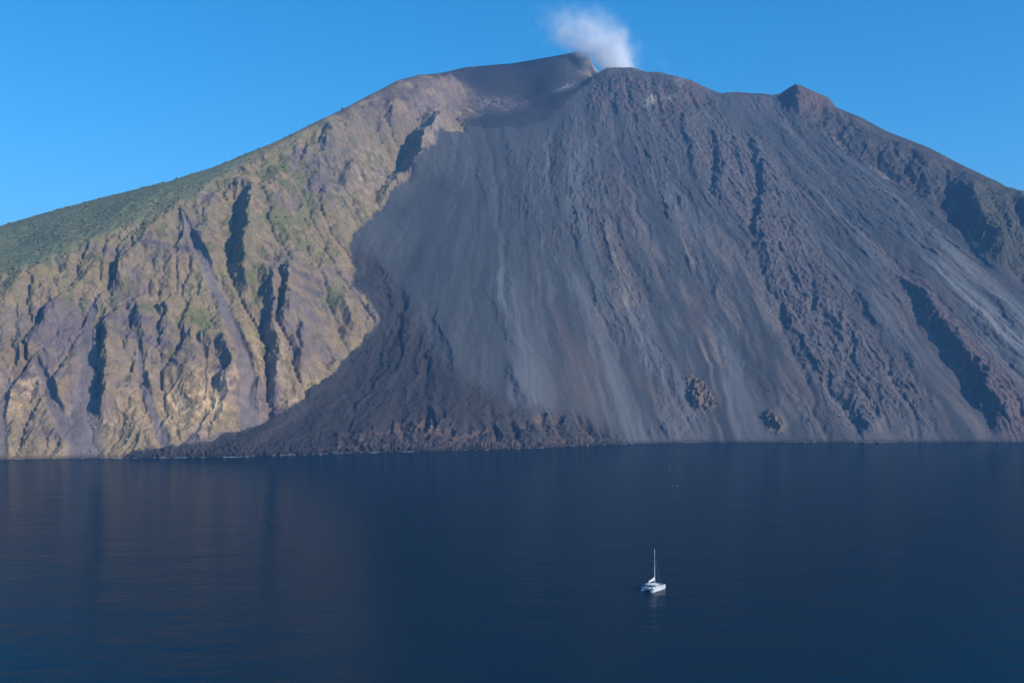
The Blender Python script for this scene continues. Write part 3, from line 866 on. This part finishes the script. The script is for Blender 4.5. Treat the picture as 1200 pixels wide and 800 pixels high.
# ------------------------------------------------------------------ sea
wm = bpy.data.materials.new('sea_water'); wm.use_nodes = True
nt = wm.node_tree; b_ = nt.nodes['Principled BSDF']
b_.inputs['Base Color'].default_value = (.001, .016, .042, 1)
b_.inputs['Roughness'].default_value = .1
b_.inputs['IOR'].default_value = 1.18
tc = nt.nodes.new('ShaderNodeTexCoord')
mp = nt.nodes.new('ShaderNodeMapping'); mp.inputs['Scale'].default_value = (.6, 1.0, 1.0); mp.inputs['Rotation'].default_value = (0, 0, R(12))
nt.links.new(tc.outputs['Object'], mp.inputs['Vector'])
prev = None
for sc_, det, dist, st in ((.035, 2, 1.0, .9), (.16, 3, .34, .9), (.8, 3, .14, .9)):
    nn = nt.nodes.new('ShaderNodeTexNoise'); nn.inputs['Scale'].default_value = sc_; nn.inputs['Detail'].default_value = det
    nt.links.new(mp.outputs[0], nn.inputs['Vector'])
    bpn = nt.nodes.new('ShaderNodeBump'); bpn.inputs['Strength'].default_value = st; bpn.inputs['Distance'].default_value = dist
    nt.links.new(nn.outputs['Fac'], bpn.inputs['Height'])
    if prev:
        nt.links.new(prev.outputs[0], bpn.inputs['Normal'])
    prev = bpn
nt.nodes.remove(b_)
body = nt.nodes.new('ShaderNodeBsdfDiffuse'); body.inputs['Color'].default_value = (.0002, .0175, .036, 1)
glo = nt.nodes.new('ShaderNodeBsdfGlossy'); glo.inputs['Roughness'].default_value = .07
fre = nt.nodes.new('ShaderNodeFresnel'); fre.inputs['IOR'].default_value = 1.333
mul = nt.nodes.new('ShaderNodeMath'); mul.operation = 'MULTIPLY'; mul.inputs[1].default_value = .46     # reflection cut to under half its natural strength, for a darker sea
mixs = nt.nodes.new('ShaderNodeMixShader')
nt.links.new(prev.outputs[0], glo.inputs['Normal']); nt.links.new(prev.outputs[0], fre.inputs['Normal'])
nt.links.new(fre.outputs[0], mul.inputs[0]); nt.links.new(mul.outputs[0], mixs.inputs[0])
nt.links.new(body.outputs[0], mixs.inputs[1]); nt.links.new(glo.outputs[0], mixs.inputs[2])
nt.links.new(mixs.outputs[0], nt.nodes['Material Output'].inputs['Surface'])
S_ = 14000.0
me = bpy.data.meshes.new('sea')
me.from_pydata([(-S_, -S_, 0), (S_, -S_, 0), (S_, S_, 0), (-S_, S_, 0)], [], [(0, 1, 2, 3)])
me.materials.append(wm)
sea = link(bpy.data.objects.new('sea', me))
tag(sea, 'calm deep blue sea below the volcano', None, None, 'structure')

def on_sea(u, v):
    D = CAM_H * F / (v - HOR)
    return (u - 600) / F * D, D

# ------------------------------------------------------------------ boulders along the waterline
rock_m = bpy.data.materials.new('shore_rock'); rock_m.use_nodes = True
nt = rock_m.node_tree; b_ = nt.nodes['Principled BSDF']; b_.inputs['Roughness'].default_value = .85
nn = nt.nodes.new('ShaderNodeTexNoise'); nn.inputs['Scale'].default_value = .6; nn.inputs['Detail'].default_value = 5
rp = nt.nodes.new('ShaderNodeValToRGB'); rp.color_ramp.elements[0].color = (.035, .034, .036, 1); rp.color_ramp.elements[1].color = (.15, .13, .125, 1)
tcn = nt.nodes.new('ShaderNodeTexCoord'); nt.links.new(tcn.outputs['Object'], nn.inputs['Vector'])
nt.links.new(nn.outputs['Fac'], rp.inputs[0]); nt.links.new(rp.outputs[0], b_.inputs['Base Color'])
rock_meshes = []
for k in range(6):
    bm = bmesh.new(); bmesh.ops.create_icosphere(bm, subdivisions=2, radius=1.0)
    rr = random.Random(k)
    cuts = [(Vector((rr.uniform(-1, 1), rr.uniform(-1, 1), rr.uniform(-.6, 1))).normalized(), rr.uniform(.55, .85)) for _ in range(7)]
    for v in bm.verts:
        for nvv, dd in cuts:
            e = v.co.dot(nvv) - dd
            if e > 0:
                v.co -= nvv * e
        v.co *= rr.uniform(.93, 1.07)
        v.co.z *= .75
    m_ = bpy.data.meshes.new('boulder'); bm.to_mesh(m_); bm.free(); m_.materials.append(rock_m)
    rock_meshes.append(m_)

scene_sea_extra = True
shore_u = np.array([c[0] for c in COLS], float); shore_v = np.array([c[1] for c in COLS], float)
def shore_row(u):
    return float(np.interp(u, shore_u, shore_v))
rr = random.Random(21)
spots = []
for lo, hi, nn_, s0, s1 in ((2, 150, 14, 1.2, 2.6), (150, 400, 30, 1.5, 4.2), (400, 720, 26, 1.5, 3.6), (730, 800, 6, 1.4, 3.0), (930, 962, 12, 1.8, 4.2), (1000, 1035, 16, 2.0, 5.2), (1060, 1110, 6, 1.3, 2.8), (1160, 1198, 9, 1.5, 3.6), (800, 930, 4, 1.2, 2.2)):
    for _ in range(nn_):
        spots.append((rr.uniform(lo, hi), rr.uniform(s0, s1), (lo, hi)))
ZONE_TXT = {2: 'foot of the pale scree chute', 150: 'tip of the dark lava apron', 400: 'reddish low sea cliff', 730: 'smooth grey scree', 930: 'small shore outcrop', 1000: 'dark gully mouth', 1060: 'smooth pink scree', 1160: 'long shadowed scarp', 800: 'wide grey scree'}
for u, s, (lo, hi) in spots:
    v = shore_row(u) + rr.uniform(-.3, .9)
    x, y = on_sea(u, v)
    o = bpy.data.objects.new('shore_boulder', rock_meshes[rr.randrange(6)])
    o.location = (x, y, rr.uniform(-.25, .2) * s)
    o.scale = (s * rr.uniform(.8, 1.5), s * rr.uniform(.8, 1.3), s * rr.uniform(.6, 1.0))
    o.rotation_euler = (rr.uniform(-.3, .3), rr.uniform(-.3, .3), rr.uniform(0, 6.28))
    link(o)
    big_s = max(q[1] for q in spots if q[2][0] == lo); small_s = min(q[1] for q in spots if q[2][0] == lo)
    word = 'largest dark lava boulder' if s == big_s else ('smallest dark lava boulder' if s == small_s else ('mid-sized dark grey lava boulder' if s > (big_s + small_s) / 2 else 'low dark grey lava boulder'))
    tag(o, word + ' at the waterline below the ' + ZONE_TXT[lo], 'boulder', 'boulders along the waterline below the ' + ZONE_TXT[lo])

# ------------------------------------------------------------------ broken surf against the rocks
fm = mat('surf_foam', (.55, .58, .60), .9)
nt = fm.node_tree
nn = nt.nodes.new('ShaderNodeTexNoise'); nn.inputs['Scale'].default_value = .5; nn.inputs['Detail'].default_value = 4
tcn = nt.nodes.new('ShaderNodeTexCoord'); nt.links.new(tcn.outputs['Object'], nn.inputs['Vector'])
rp = nt.nodes.new('ShaderNodeValToRGB'); rp.color_ramp.elements[0].color = (.16, .22, .27, 1); rp.color_ramp.elements[1].color = (.62, .66, .68, 1)
rp.color_ramp.elements[0].position = .4; rp.color_ramp.elements[1].position = .65
nt.links.new(nn.outputs['Fac'], rp.inputs[0]); nt.links.new(rp.outputs[0], nt.nodes['Principled BSDF'].inputs['Base Color'])
cols_ = np.where((A > -.53) & (A < .53))[0]
wet = (PZ[:, cols_] > .25).argmax(0)
sx_ = PX[wet, cols_]; sy_ = PY[wet, cols_]
amt = fbm(sx_ / 28, sx_ * 0 + 3.3, 4, 400) + .35 * fbm(sx_ / 6, sx_ * 0, 2, 401)
wid = np.clip((amt - .12) * 16, 0, 7) * np.where(sx_ < 160, 1.0, .55)
fv, ff = [], []
for k in range(len(cols_) - 1):
    if wid[k] > .4 and wid[k + 1] > .4:
        b0 = len(fv)
        for q in (k, k + 1):
            fv += [(sx_[q], sy_[q] + 1.5, .05), (sx_[q] * (1 - wid[q] / sy_[q]), sy_[q] - wid[q], .05), (sx_[q], sy_[q] + 1.5, .12), (sx_[q] * (1 - wid[q] * .8 / sy_[q]), sy_[q] - wid[q] * .8, .12)]
        ff += [(b0 + 1, b0 + 5, b0 + 7, b0 + 3), (b0 + 3, b0 + 7, b0 + 6, b0 + 2)]
me = bpy.data.meshes.new('surf'); me.from_pydata(fv, [], ff); me.materials.append(fm)
surf = link(bpy.data.objects.new('surf', me))
tag(surf, 'thin broken line of pale surf along the foot of the volcano', 'surf', None, 'stuff')

# ------------------------------------------------------------------ catamaran
bx_, by_ = on_sea(766, 690.5)
HEAD = R(90 - 40)          # bow points away from the camera and to the right
cat = empty('catamaran', (bx_, by_, 0), HEAD)
tag(cat, 'white sailing catamaran with bare mast and stowed sail lying on the open sea', 'catamaran')
gel = mat('white_gelcoat', (.80, .80, .78), .3)
grey = mat('grey_deck', (.45, .45, .44), .6)
dark = mat('dark_glass', (.02, .022, .026), .12)
alu = mat('mast_paint', (.72, .72, .72), .4)
canvas = mat('sail_canvas', (.70, .69, .66), .8)
navy = mat('rigging_dark', (.05, .055, .07), .6)
net = mat('trampoline_net', (.25, .25, .26), .9)
red = mat('antifoul', (.04, .05, .08), .5)
for m_ in (gel, canvas, grey):
    nt = m_.node_tree; b_ = nt.nodes['Principled BSDF']
    nn = nt.nodes.new('ShaderNodeTexNoise'); nn.inputs['Scale'].default_value = 1.5; nn.inputs['Detail'].default_value = 4
    hv = nt.nodes.new('ShaderNodeHueSaturation'); hv.inputs['Color'].default_value = b_.inputs['Base Color'].default_value[:]
    mr = nt.nodes.new('ShaderNodeMapRange'); mr.inputs[3].default_value = .88; mr.inputs[4].default_value = 1.05
    nt.links.new(nn.outputs['Fac'], mr.inputs[0]); nt.links.new(mr.outputs[0], hv.inputs['Value']); nt.links.new(hv.outputs[0], b_.inputs['Base Color'])

def mesh_ob(name, bm, m, parent, smooth=False):
    bmesh.ops.recalc_face_normals(bm, faces=bm.faces[:])
    me = bpy.data.meshes.new(name); bm.to_mesh(me); bm.free()
    if smooth:
        me.shade_smooth()
    me.materials.append(m)
    return link(bpy.data.objects.new(name, me), parent)

def loft(rings, close_ends=True):
    bm = bmesh.new()
    vr = [[bm.verts.new(p) for p in r] for r in rings]
    for a, b in zip(vr[:-1], vr[1:]):
        for i in range(len(a)):
            j = (i + 1) % len(a)
            bm.faces.new((a[i], a[j], b[j], b[i]))
    if close_ends:
        bm.faces.new(vr[0][::-1]); bm.faces.new(vr[-1])
    return bm

def tube(bm, p0, p1, r0, r1=None, seg=8):
    r1 = r0 if r1 is None else r1
    p0 = Vector(p0); p1 = Vector(p1); d = (p1 - p0).normalized()
    a = d.orthogonal().normalized(); b = d.cross(a)
    A_ = [bm.verts.new(p0 + (a * math.cos(t) + b * math.sin(t)) * r0) for t in [2 * math.pi * k / seg for k in range(seg)]]
    B_ = [bm.verts.new(p1 + (a * math.cos(t) + b * math.sin(t)) * r1) for t in [2 * math.pi * k / seg for k in range(seg)]]
    for k in range(seg):
        bm.faces.new((A_[k], A_[(k + 1) % seg], B_[(k + 1) % seg], B_[k]))
    bm.faces.new(A_[::-1]); bm.faces.new(B_)

def box(bm, x0, x1, y0, y1, z0, z1, taper=0.0, rake=0.0):
    vs = [(x0, y0, z0), (x1, y0, z0), (x1, y1, z0), (x0, y1, z0), (x0 + taper, y0 + taper, z1), (x1 - taper - rake, y0 + taper, z1), (x1 - taper - rake, y1 - taper, z1), (x0 + taper, y1 - taper, z1)]
    v = [bm.verts.new(p) for p in vs]
    for f in ((3, 2, 1, 0), (4, 5, 6, 7), (0, 1, 5, 4), (1, 2, 6, 5), (2, 3, 7, 6), (3, 0, 4, 7)):
        bm.faces.new([v[i] for i in f])

# x forward, y to port, z up; hulls 12.4 m long
ST = [(-6.2, .55, .45, -.10), (-5.6, .68, .50, -.30), (-5.55, .72, .85, -.32), (-4.9, .80, .88, -.45), (-4.85, .82, 1.45, -.45), (-2, .95, 1.55, -.6), (1, .92, 1.65, -.6), (3.5, .75, 1.75, -.55), (5.2, .42, 1.85, -.45), (6.0, .14, 1.9, -.3), (6.2, .05, 1.9, -.05)]
for s in (-1, 1):
    rings = []
    for x, hb, zt, zk in ST:
        c = 2.55 * s
        rings.append([(x, c + hb, zt), (x, c + hb * .98, zt * .55), (x, c + hb * .72, 0.0), (x, c + .12 * hb, zk), (x, c - .12 * hb, zk), (x, c - hb * .72, 0.0), (x, c - hb * .98, zt * .55), (x, c - hb, zt)])
    hull = mesh_ob('hull', loft(rings), gel, cat)
    for x0 in (-2.6, -.4, 1.8):
        bm = bmesh.new(); box(bm, x0, x0 + 1.1, 2.55 * s + s * .86 - .03, 2.55 * s + s * .86 + .06, .95, 1.2)
        mesh_ob('hull_window', bm, dark, hull)
    for k, (sx, sz_) in enumerate(((-6.15, .46), (-5.5, .86))):
        bm = bmesh.new(); box(bm, sx, sx + .58, 2.55 * s - .5, 2.55 * s + .5, sz_, sz_ + .03)
        mesh_ob('stern_step', bm, grey, hull)
bm = bmesh.new(); box(bm, -4.6, 2.2, -1.9, 1.9, .62, 1.50)
mesh_ob('bridge_deck', bm, gel, cat)
bm = bmesh.new(); box(bm, -4.4, -1.6, -2.2, 2.2, 1.505, 1.56)
mesh_ob('cockpit_floor', bm, grey, cat)
bm = bmesh.new(); box(bm, -1.5, 2.9, -2.3, 2.3, 1.50, 2.75, .28, .9)
cabin = mesh_ob('cabin', bm, gel, cat)
bm = bmesh.new(); box(bm, -1.2, 2.35, -2.22, 2.22, 2.02, 2.45, .0, .5)
mesh_ob('cabin_window', bm, dark, cabin)
bm = bmesh.new(); box(bm, -1.56, -1.44, -1.1, 1.1, 1.55, 2.6)
mesh_ob('saloon_door', bm, dark, cabin)
for s in (-1, 1):
    bm = bmesh.new(); box(bm, -4.3, -2.2, s * 1.9 - .35, s * 1.9 + .35, 1.56, 1.95)
    mesh_ob('cockpit_bench', bm, canvas, cat)
bm = bmesh.new(); box(bm, -4.7, -.2, -2.15, 2.15, 3.05, 3.2, .12)
bim = mesh_ob('bimini_roof', bm, gel, cat)
for sx, sy in ((-4.3, -1.85), (-4.3, 1.85), (-1.4, -1.9), (-1.4, 1.9)):
    bm = bmesh.new(); tube(bm, (sx, sy, 1.5), (sx, sy, 3.06), .06)
    mesh_ob('bimini_post', bm, alu, cat)
bm = bmesh.new(); tube(bm, (6.0, -2.55, 1.86), (6.0, 2.55, 1.86), .11)
mesh_ob('crossbeam', bm, alu, cat)
bm = bmesh.new(); box(bm, 2.2, 5.95, -1.7, 1.7, 1.58, 1.61)
mesh_ob('trampoline', bm, net, cat)
bm = bmesh.new(); tube(bm, (.9, 0, 2.7), (.75, 0, 18.8), .17, .11, 10)
mast = mesh_ob('mast', bm, alu, cat)
for zz in (8.3, 13.2):
    bm = bmesh.new(); tube(bm, (.85, -1.25, zz), (.85, 1.25, zz), .045)
    mesh_ob('spreader', bm, alu, mast)
bm = bmesh.new(); tube(bm, (.7, 0, 4.3), (-4.4, 0, 4.15), .11)
boom = mesh_ob('boom', bm, alu, cat)
rings = []
for k, (x, w, h0, h1) in enumerate(((.62, .12, 4.42, 6.1), (.2, .30, 4.42, 5.75), (-.8, .34, 4.41, 5.35), (-2.2, .32, 4.38, 5.05), (-3.6, .26, 4.33, 4.8), (-4.4, .1, 4.3, 4.5))):
    rings.append([(x, w * .7, h0), (x, w, (h0 + h1) / 2 - .15), (x, w * .35, h1), (x, -w * .35, h1), (x, -w, (h0 + h1) / 2 - .15), (x, -w * .7, h0)])
mesh_ob('sail_bag', loft(rings), canvas, boom)
bm = bmesh.new(); tube(bm, (5.9, 0, 1.95), (.95, 0, 16.6), .19, .10, 8)
mesh_ob('furled_jib', bm, navy, cat)
for s in (-1, 1):
    bm = bmesh.new(); tube(bm, (-.6, s * 3.2, 1.6), (.85, s * 1.25, 8.3), .05, seg=5); tube(bm, (.85, s * 1.25, 8.3), (.78, 0, 17.0), .05, seg=5)
    mesh_ob('shroud', bm, navy, mast)
for s in (-1, 1):
    bm = bmesh.new()
    pts_ = [(-4.5, 3.25), (-2.5, 3.4), (-.5, 3.42), (1.5, 3.38), (3.5, 3.2), (5.2, 2.9)]
    for x, y in pts_:
        tube(bm, (x, s * y, 1.6), (x, s * y, 2.25), .02, seg=5)
    for (x0, y0), (x1, y1) in zip(pts_[:-1], pts_[1:]):
        tube(bm, (x0, s * y0, 2.24), (x1, s * y1, 2.24), .018, seg=5)
    mesh_ob('guard_rail', bm, alu, cat)
rings = []
for x, hb, zt in ((-6.5, .5, 1.6), (-6.4, .62, 1.95), (-5.0, .62, 1.95), (-4.75, .5, 1.7)):
    rings.append([(x, -1.4, zt - .35), (x, -1.4, zt), (x, 1.2, zt), (x, 1.5, zt - .18), (x, 1.2, zt - .35)])
mesh_ob('dinghy', loft(rings), grey, cat)

# ------------------------------------------------------------------ gulls resting on the water
gull_m = mat('gull_white', (.80, .80, .80), .7); gull_w = mat('gull_wing', (.42, .43, .45), .7); bill_m = mat('gull_bill', (.6, .38, .05), .5)
def gull(u, v, rz, s, label):
    x, y = on_sea(u, v)
    g = empty('gull', (x, y, 0), rz)
    g.scale = (s, s, s)
    tag(g, label, 'gull', 'gulls on the water')
    rings = []
    for px, r, zc in ((-.36, .01, .12), (-.26, .06, .10), (-.1, .11, .08), (.06, .125, .08), (.17, .09, .11), (.21, .06, .17), (.25, .055, .22), (.30, .045, .23), (.335, .01, .22)):
        rings.append([(px, r * math.cos(t), zc + r * .9 * math.sin(t)) for t in [k * math.pi / 4 for k in range(8)]])
    mesh_ob('body', loft(rings), gull_m, g, True)
    for sd in (-1, 1):
        bm = bmesh.new()
        vv = [bm.verts.new(p) for p in ((.12, sd * .10, .15), (.0, sd * .135, .12), (-.42, sd * .03, .16), (-.2, sd * .06, .205), (.08, sd * .07, .2))]
        bm.faces.new(vv)
        r_ = bmesh.ops.extrude_face_region(bm, geom=bm.faces[:])
        for e in r_['geom']:
            if isinstance(e, bmesh.types.BMVert):
                e.co.y += sd * .02
        mesh_ob('wing', bm, gull_w, g)
    bm = bmesh.new(); tube(bm, (.33, 0, .225), (.40, 0, .21), .016, .006, 6)
    mesh_ob('bill', bm, bill_m, g)
gull(784.5, 546.5, .4, 1.35, 'lone white gull resting on the sea closest to the scree shore')
gull(789.3, 568.8, 2.6, 1.35, 'white gull resting on the sea, one of a close pair')
gull(793.8, 569.6, 3.4, 1.25, 'white gull resting on the sea, one of a close pair')

# ------------------------------------------------------------------ smoke
def smoke(name, path, dens, seed, label, col=(.995, .995, 1.0), nscale=.02):
    """path: (x, y, z, radius) from the vent upwards; a closed hull filled with a turbulent volume"""
    x0, y0, z0, _ = path[0]
    me_b = bmesh.new()
    rings = []
    for (x, y, z, r) in path:
        rings.append([(x - x0 + r * math.cos(t), y - y0 + r * math.sin(t), z - z0) for t in [2 * math.pi * k / 20 for k in range(20)]])
    me_b = loft(rings)
    m_ = bpy.data.materials.new(name + '_vapour'); m_.use_nodes = True
    nt = m_.node_tree
    for q in list(nt.nodes):
        nt.nodes.remove(q)
    out = nt.nodes.new('ShaderNodeOutputMaterial')
    pv = nt.nodes.new('ShaderNodeVolumePrincipled'); pv.inputs['Color'].default_value = (*col, 1); pv.inputs['Anisotropy'].default_value = 0
    tc = nt.nodes.new('ShaderNodeTexCoord'); sep = nt.nodes.new('ShaderNodeSeparateXYZ'); nt.links.new(tc.outputs['Object'], sep.inputs[0])
    H = path[-1][2] - z0
    def curve(idx):
        mrn = nt.nodes.new('ShaderNodeMapRange'); mrn.inputs[1].default_value = 0; mrn.inputs[2].default_value = H
        nt.links.new(sep.outputs['Z'], mrn.inputs[0])
        fc = nt.nodes.new('ShaderNodeFloatCurve'); cv = fc.mapping.curves[0]
        vals = [((p[2] - z0) / H, p[idx] - (x0, y0, z0, 0)[idx]) for p in path]
        lo = min(v for _, v in vals); hi = max(v for _, v in vals); span = max(hi - lo, 1e-3)
        cv.points[0].location = (vals[0][0], (vals[0][1] - lo) / span); cv.points[1].location = (vals[-1][0], (vals[-1][1] - lo) / span)
        for t, v in vals[1:-1]:
            cv.points.new(t, (v - lo) / span)
        for p_ in cv.points:
            p_.handle_type = 'VECTOR'
        fc.mapping.update()
        nt.links.new(mrn.outputs[0], fc.inputs['Value'])
        mm = nt.nodes.new('ShaderNodeMath'); mm.operation = 'MULTIPLY_ADD'; mm.inputs[1].default_value = span; mm.inputs[2].default_value = lo
        nt.links.new(fc.outputs[0], mm.inputs[0])
        return mm, mrn
    cx, mrn = curve(0); cy, _ = curve(1); crr, _ = curve(3)
    def math_(op, a, b=None):
        q = nt.nodes.new('ShaderNodeMath'); q.operation = op
        for i, s in enumerate((a, b)):
            if s is None:
                continue
            if isinstance(s, (int, float)):
                q.inputs[i].default_value = s
            else:
                nt.links.new(s, q.inputs[i])
        return q.outputs[0]
    nz0 = nt.nodes.new('ShaderNodeTexNoise'); nz0.inputs['Scale'].default_value = nscale * 1.1; nz0.inputs['Detail'].default_value = 2
    off = nt.nodes.new('ShaderNodeVectorMath'); off.operation = 'ADD'; off.inputs[1].default_value = (seed * 131.0, seed * 57.0, 0)
    nt.links.new(tc.outputs['Object'], off.inputs[0]); nt.links.new(off.outputs[0], nz0.inputs['Vector'])
    sepc = nt.nodes.new('ShaderNodeSeparateColor'); nt.links.new(nz0.outputs['Color'], sepc.inputs[0])
    dx = math_('SUBTRACT', sep.outputs['X'], cx.outputs[0]); dy = math_('SUBTRACT', sep.outputs['Y'], cy.outputs[0])
    dx = math_('DIVIDE', dx, crr.outputs[0]); dy = math_('DIVIDE', dy, crr.outputs[0])
    dx = math_('ADD', dx, math_('MULTIPLY', math_('SUBTRACT', sepc.outputs[0], .5), 1.0)); dy = math_('ADD', dy, math_('MULTIPLY', math_('SUBTRACT', sepc.outputs[1], .5), 1.0))
    rad = math_('SQRT', math_('ADD', math_('MULTIPLY', dx, dx), math_('MULTIPLY', dy, dy)))
    fall = nt.nodes.new('ShaderNodeMapRange'); fall.interpolation_type = 'SMOOTHSTEP'; fall.inputs[1].default_value = .85; fall.inputs[2].default_value = .05; fall.inputs[3].default_value = 0; fall.inputs[4].default_value = 1
    nt.links.new(rad, fall.inputs[0])
    nz = nt.nodes.new('ShaderNodeTexNoise'); nz.inputs['Scale'].default_value = nscale * 2.2; nz.inputs['Detail'].default_value = 5; nz.inputs['Roughness'].default_value = .6
    nt.links.new(off.outputs[0], nz.inputs['Vector'])
    nm = nt.nodes.new('ShaderNodeMapRange'); nm.inputs[1].default_value = .36; nm.inputs[2].default_value = .68
    nt.links.new(nz.outputs['Fac'], nm.inputs[0])
    top = nt.nodes.new('ShaderNodeMapRange'); top.interpolation_type = 'LINEAR'; top.inputs[1].default_value = H * .98; top.inputs[2].default_value = H * .05; top.inputs[3].default_value = 0; top.inputs[4].default_value = 1
    nt.links.new(sep.outputs['Z'], top.inputs[0])
    dn = math_('MULTIPLY', math_('MULTIPLY', fall.outputs[0], nm.outputs[0]), math_('MULTIPLY', math_('POWER', top.outputs[0], 2.0), dens))
    nt.links.new(dn, pv.inputs['Density']); nt.links.new(pv.outputs[0], out.inputs['Volume'])
    o = mesh_ob(name, me_b, m_, None)
    o.location = (x0, y0, z0)
    tag(o, label, 'smoke')
    return o
def at_depth(u, v, D):
    return ((u - 600) / F * D, D, CAM_H + (HOR - v) / F * D)
DV = 2445.0
smoke('smoke_plume', [(*at_depth(u, v, DV), r) for u, v, r in ((730, 98, 46), (727, 84, 62), (716, 66, 92), (697, 48, 132), (683, 32, 146), (673, 16, 142), (667, 3, 130))], .27, 1,
      'white smoke plume drifting up from the summit crater')
smoke('vapour_wisp', [(*at_depth(u, v, DV - 20), r) for u, v, r in ((786, 96, 10), (783, 84, 18), (776, 70, 34), (768, 54, 48), (760, 36, 50))], .006, 3,
      'faint thin vapour wisp rising over the yellowish crater rim')

# ------------------------------------------------------------------ haze
hm = bpy.data.materials.new('haze_air'); hm.use_nodes = True
nt = hm.node_tree
for q in list(nt.nodes):
    nt.nodes.remove(q)
out = nt.nodes.new('ShaderNodeOutputMaterial')
pv = nt.nodes.new('ShaderNodeVolumePrincipled')
pv.inputs['Color'].default_value = (.24, .56, 1.0, 1)
pv.inputs['Density'].default_value = .00009
pv.inputs['Anisotropy'].default_value = .0
nt.links.new(pv.outputs[0], out.inputs['Volume'])
bm = bmesh.new()
B_ = S_ + 100
box(bm, -B_, B_, -B_, B_, -260, 1060)
haze = mesh_ob('haze', bm, hm, None)
tag(haze, 'thin blue evening haze in the air', 'haze', None, 'stuff')
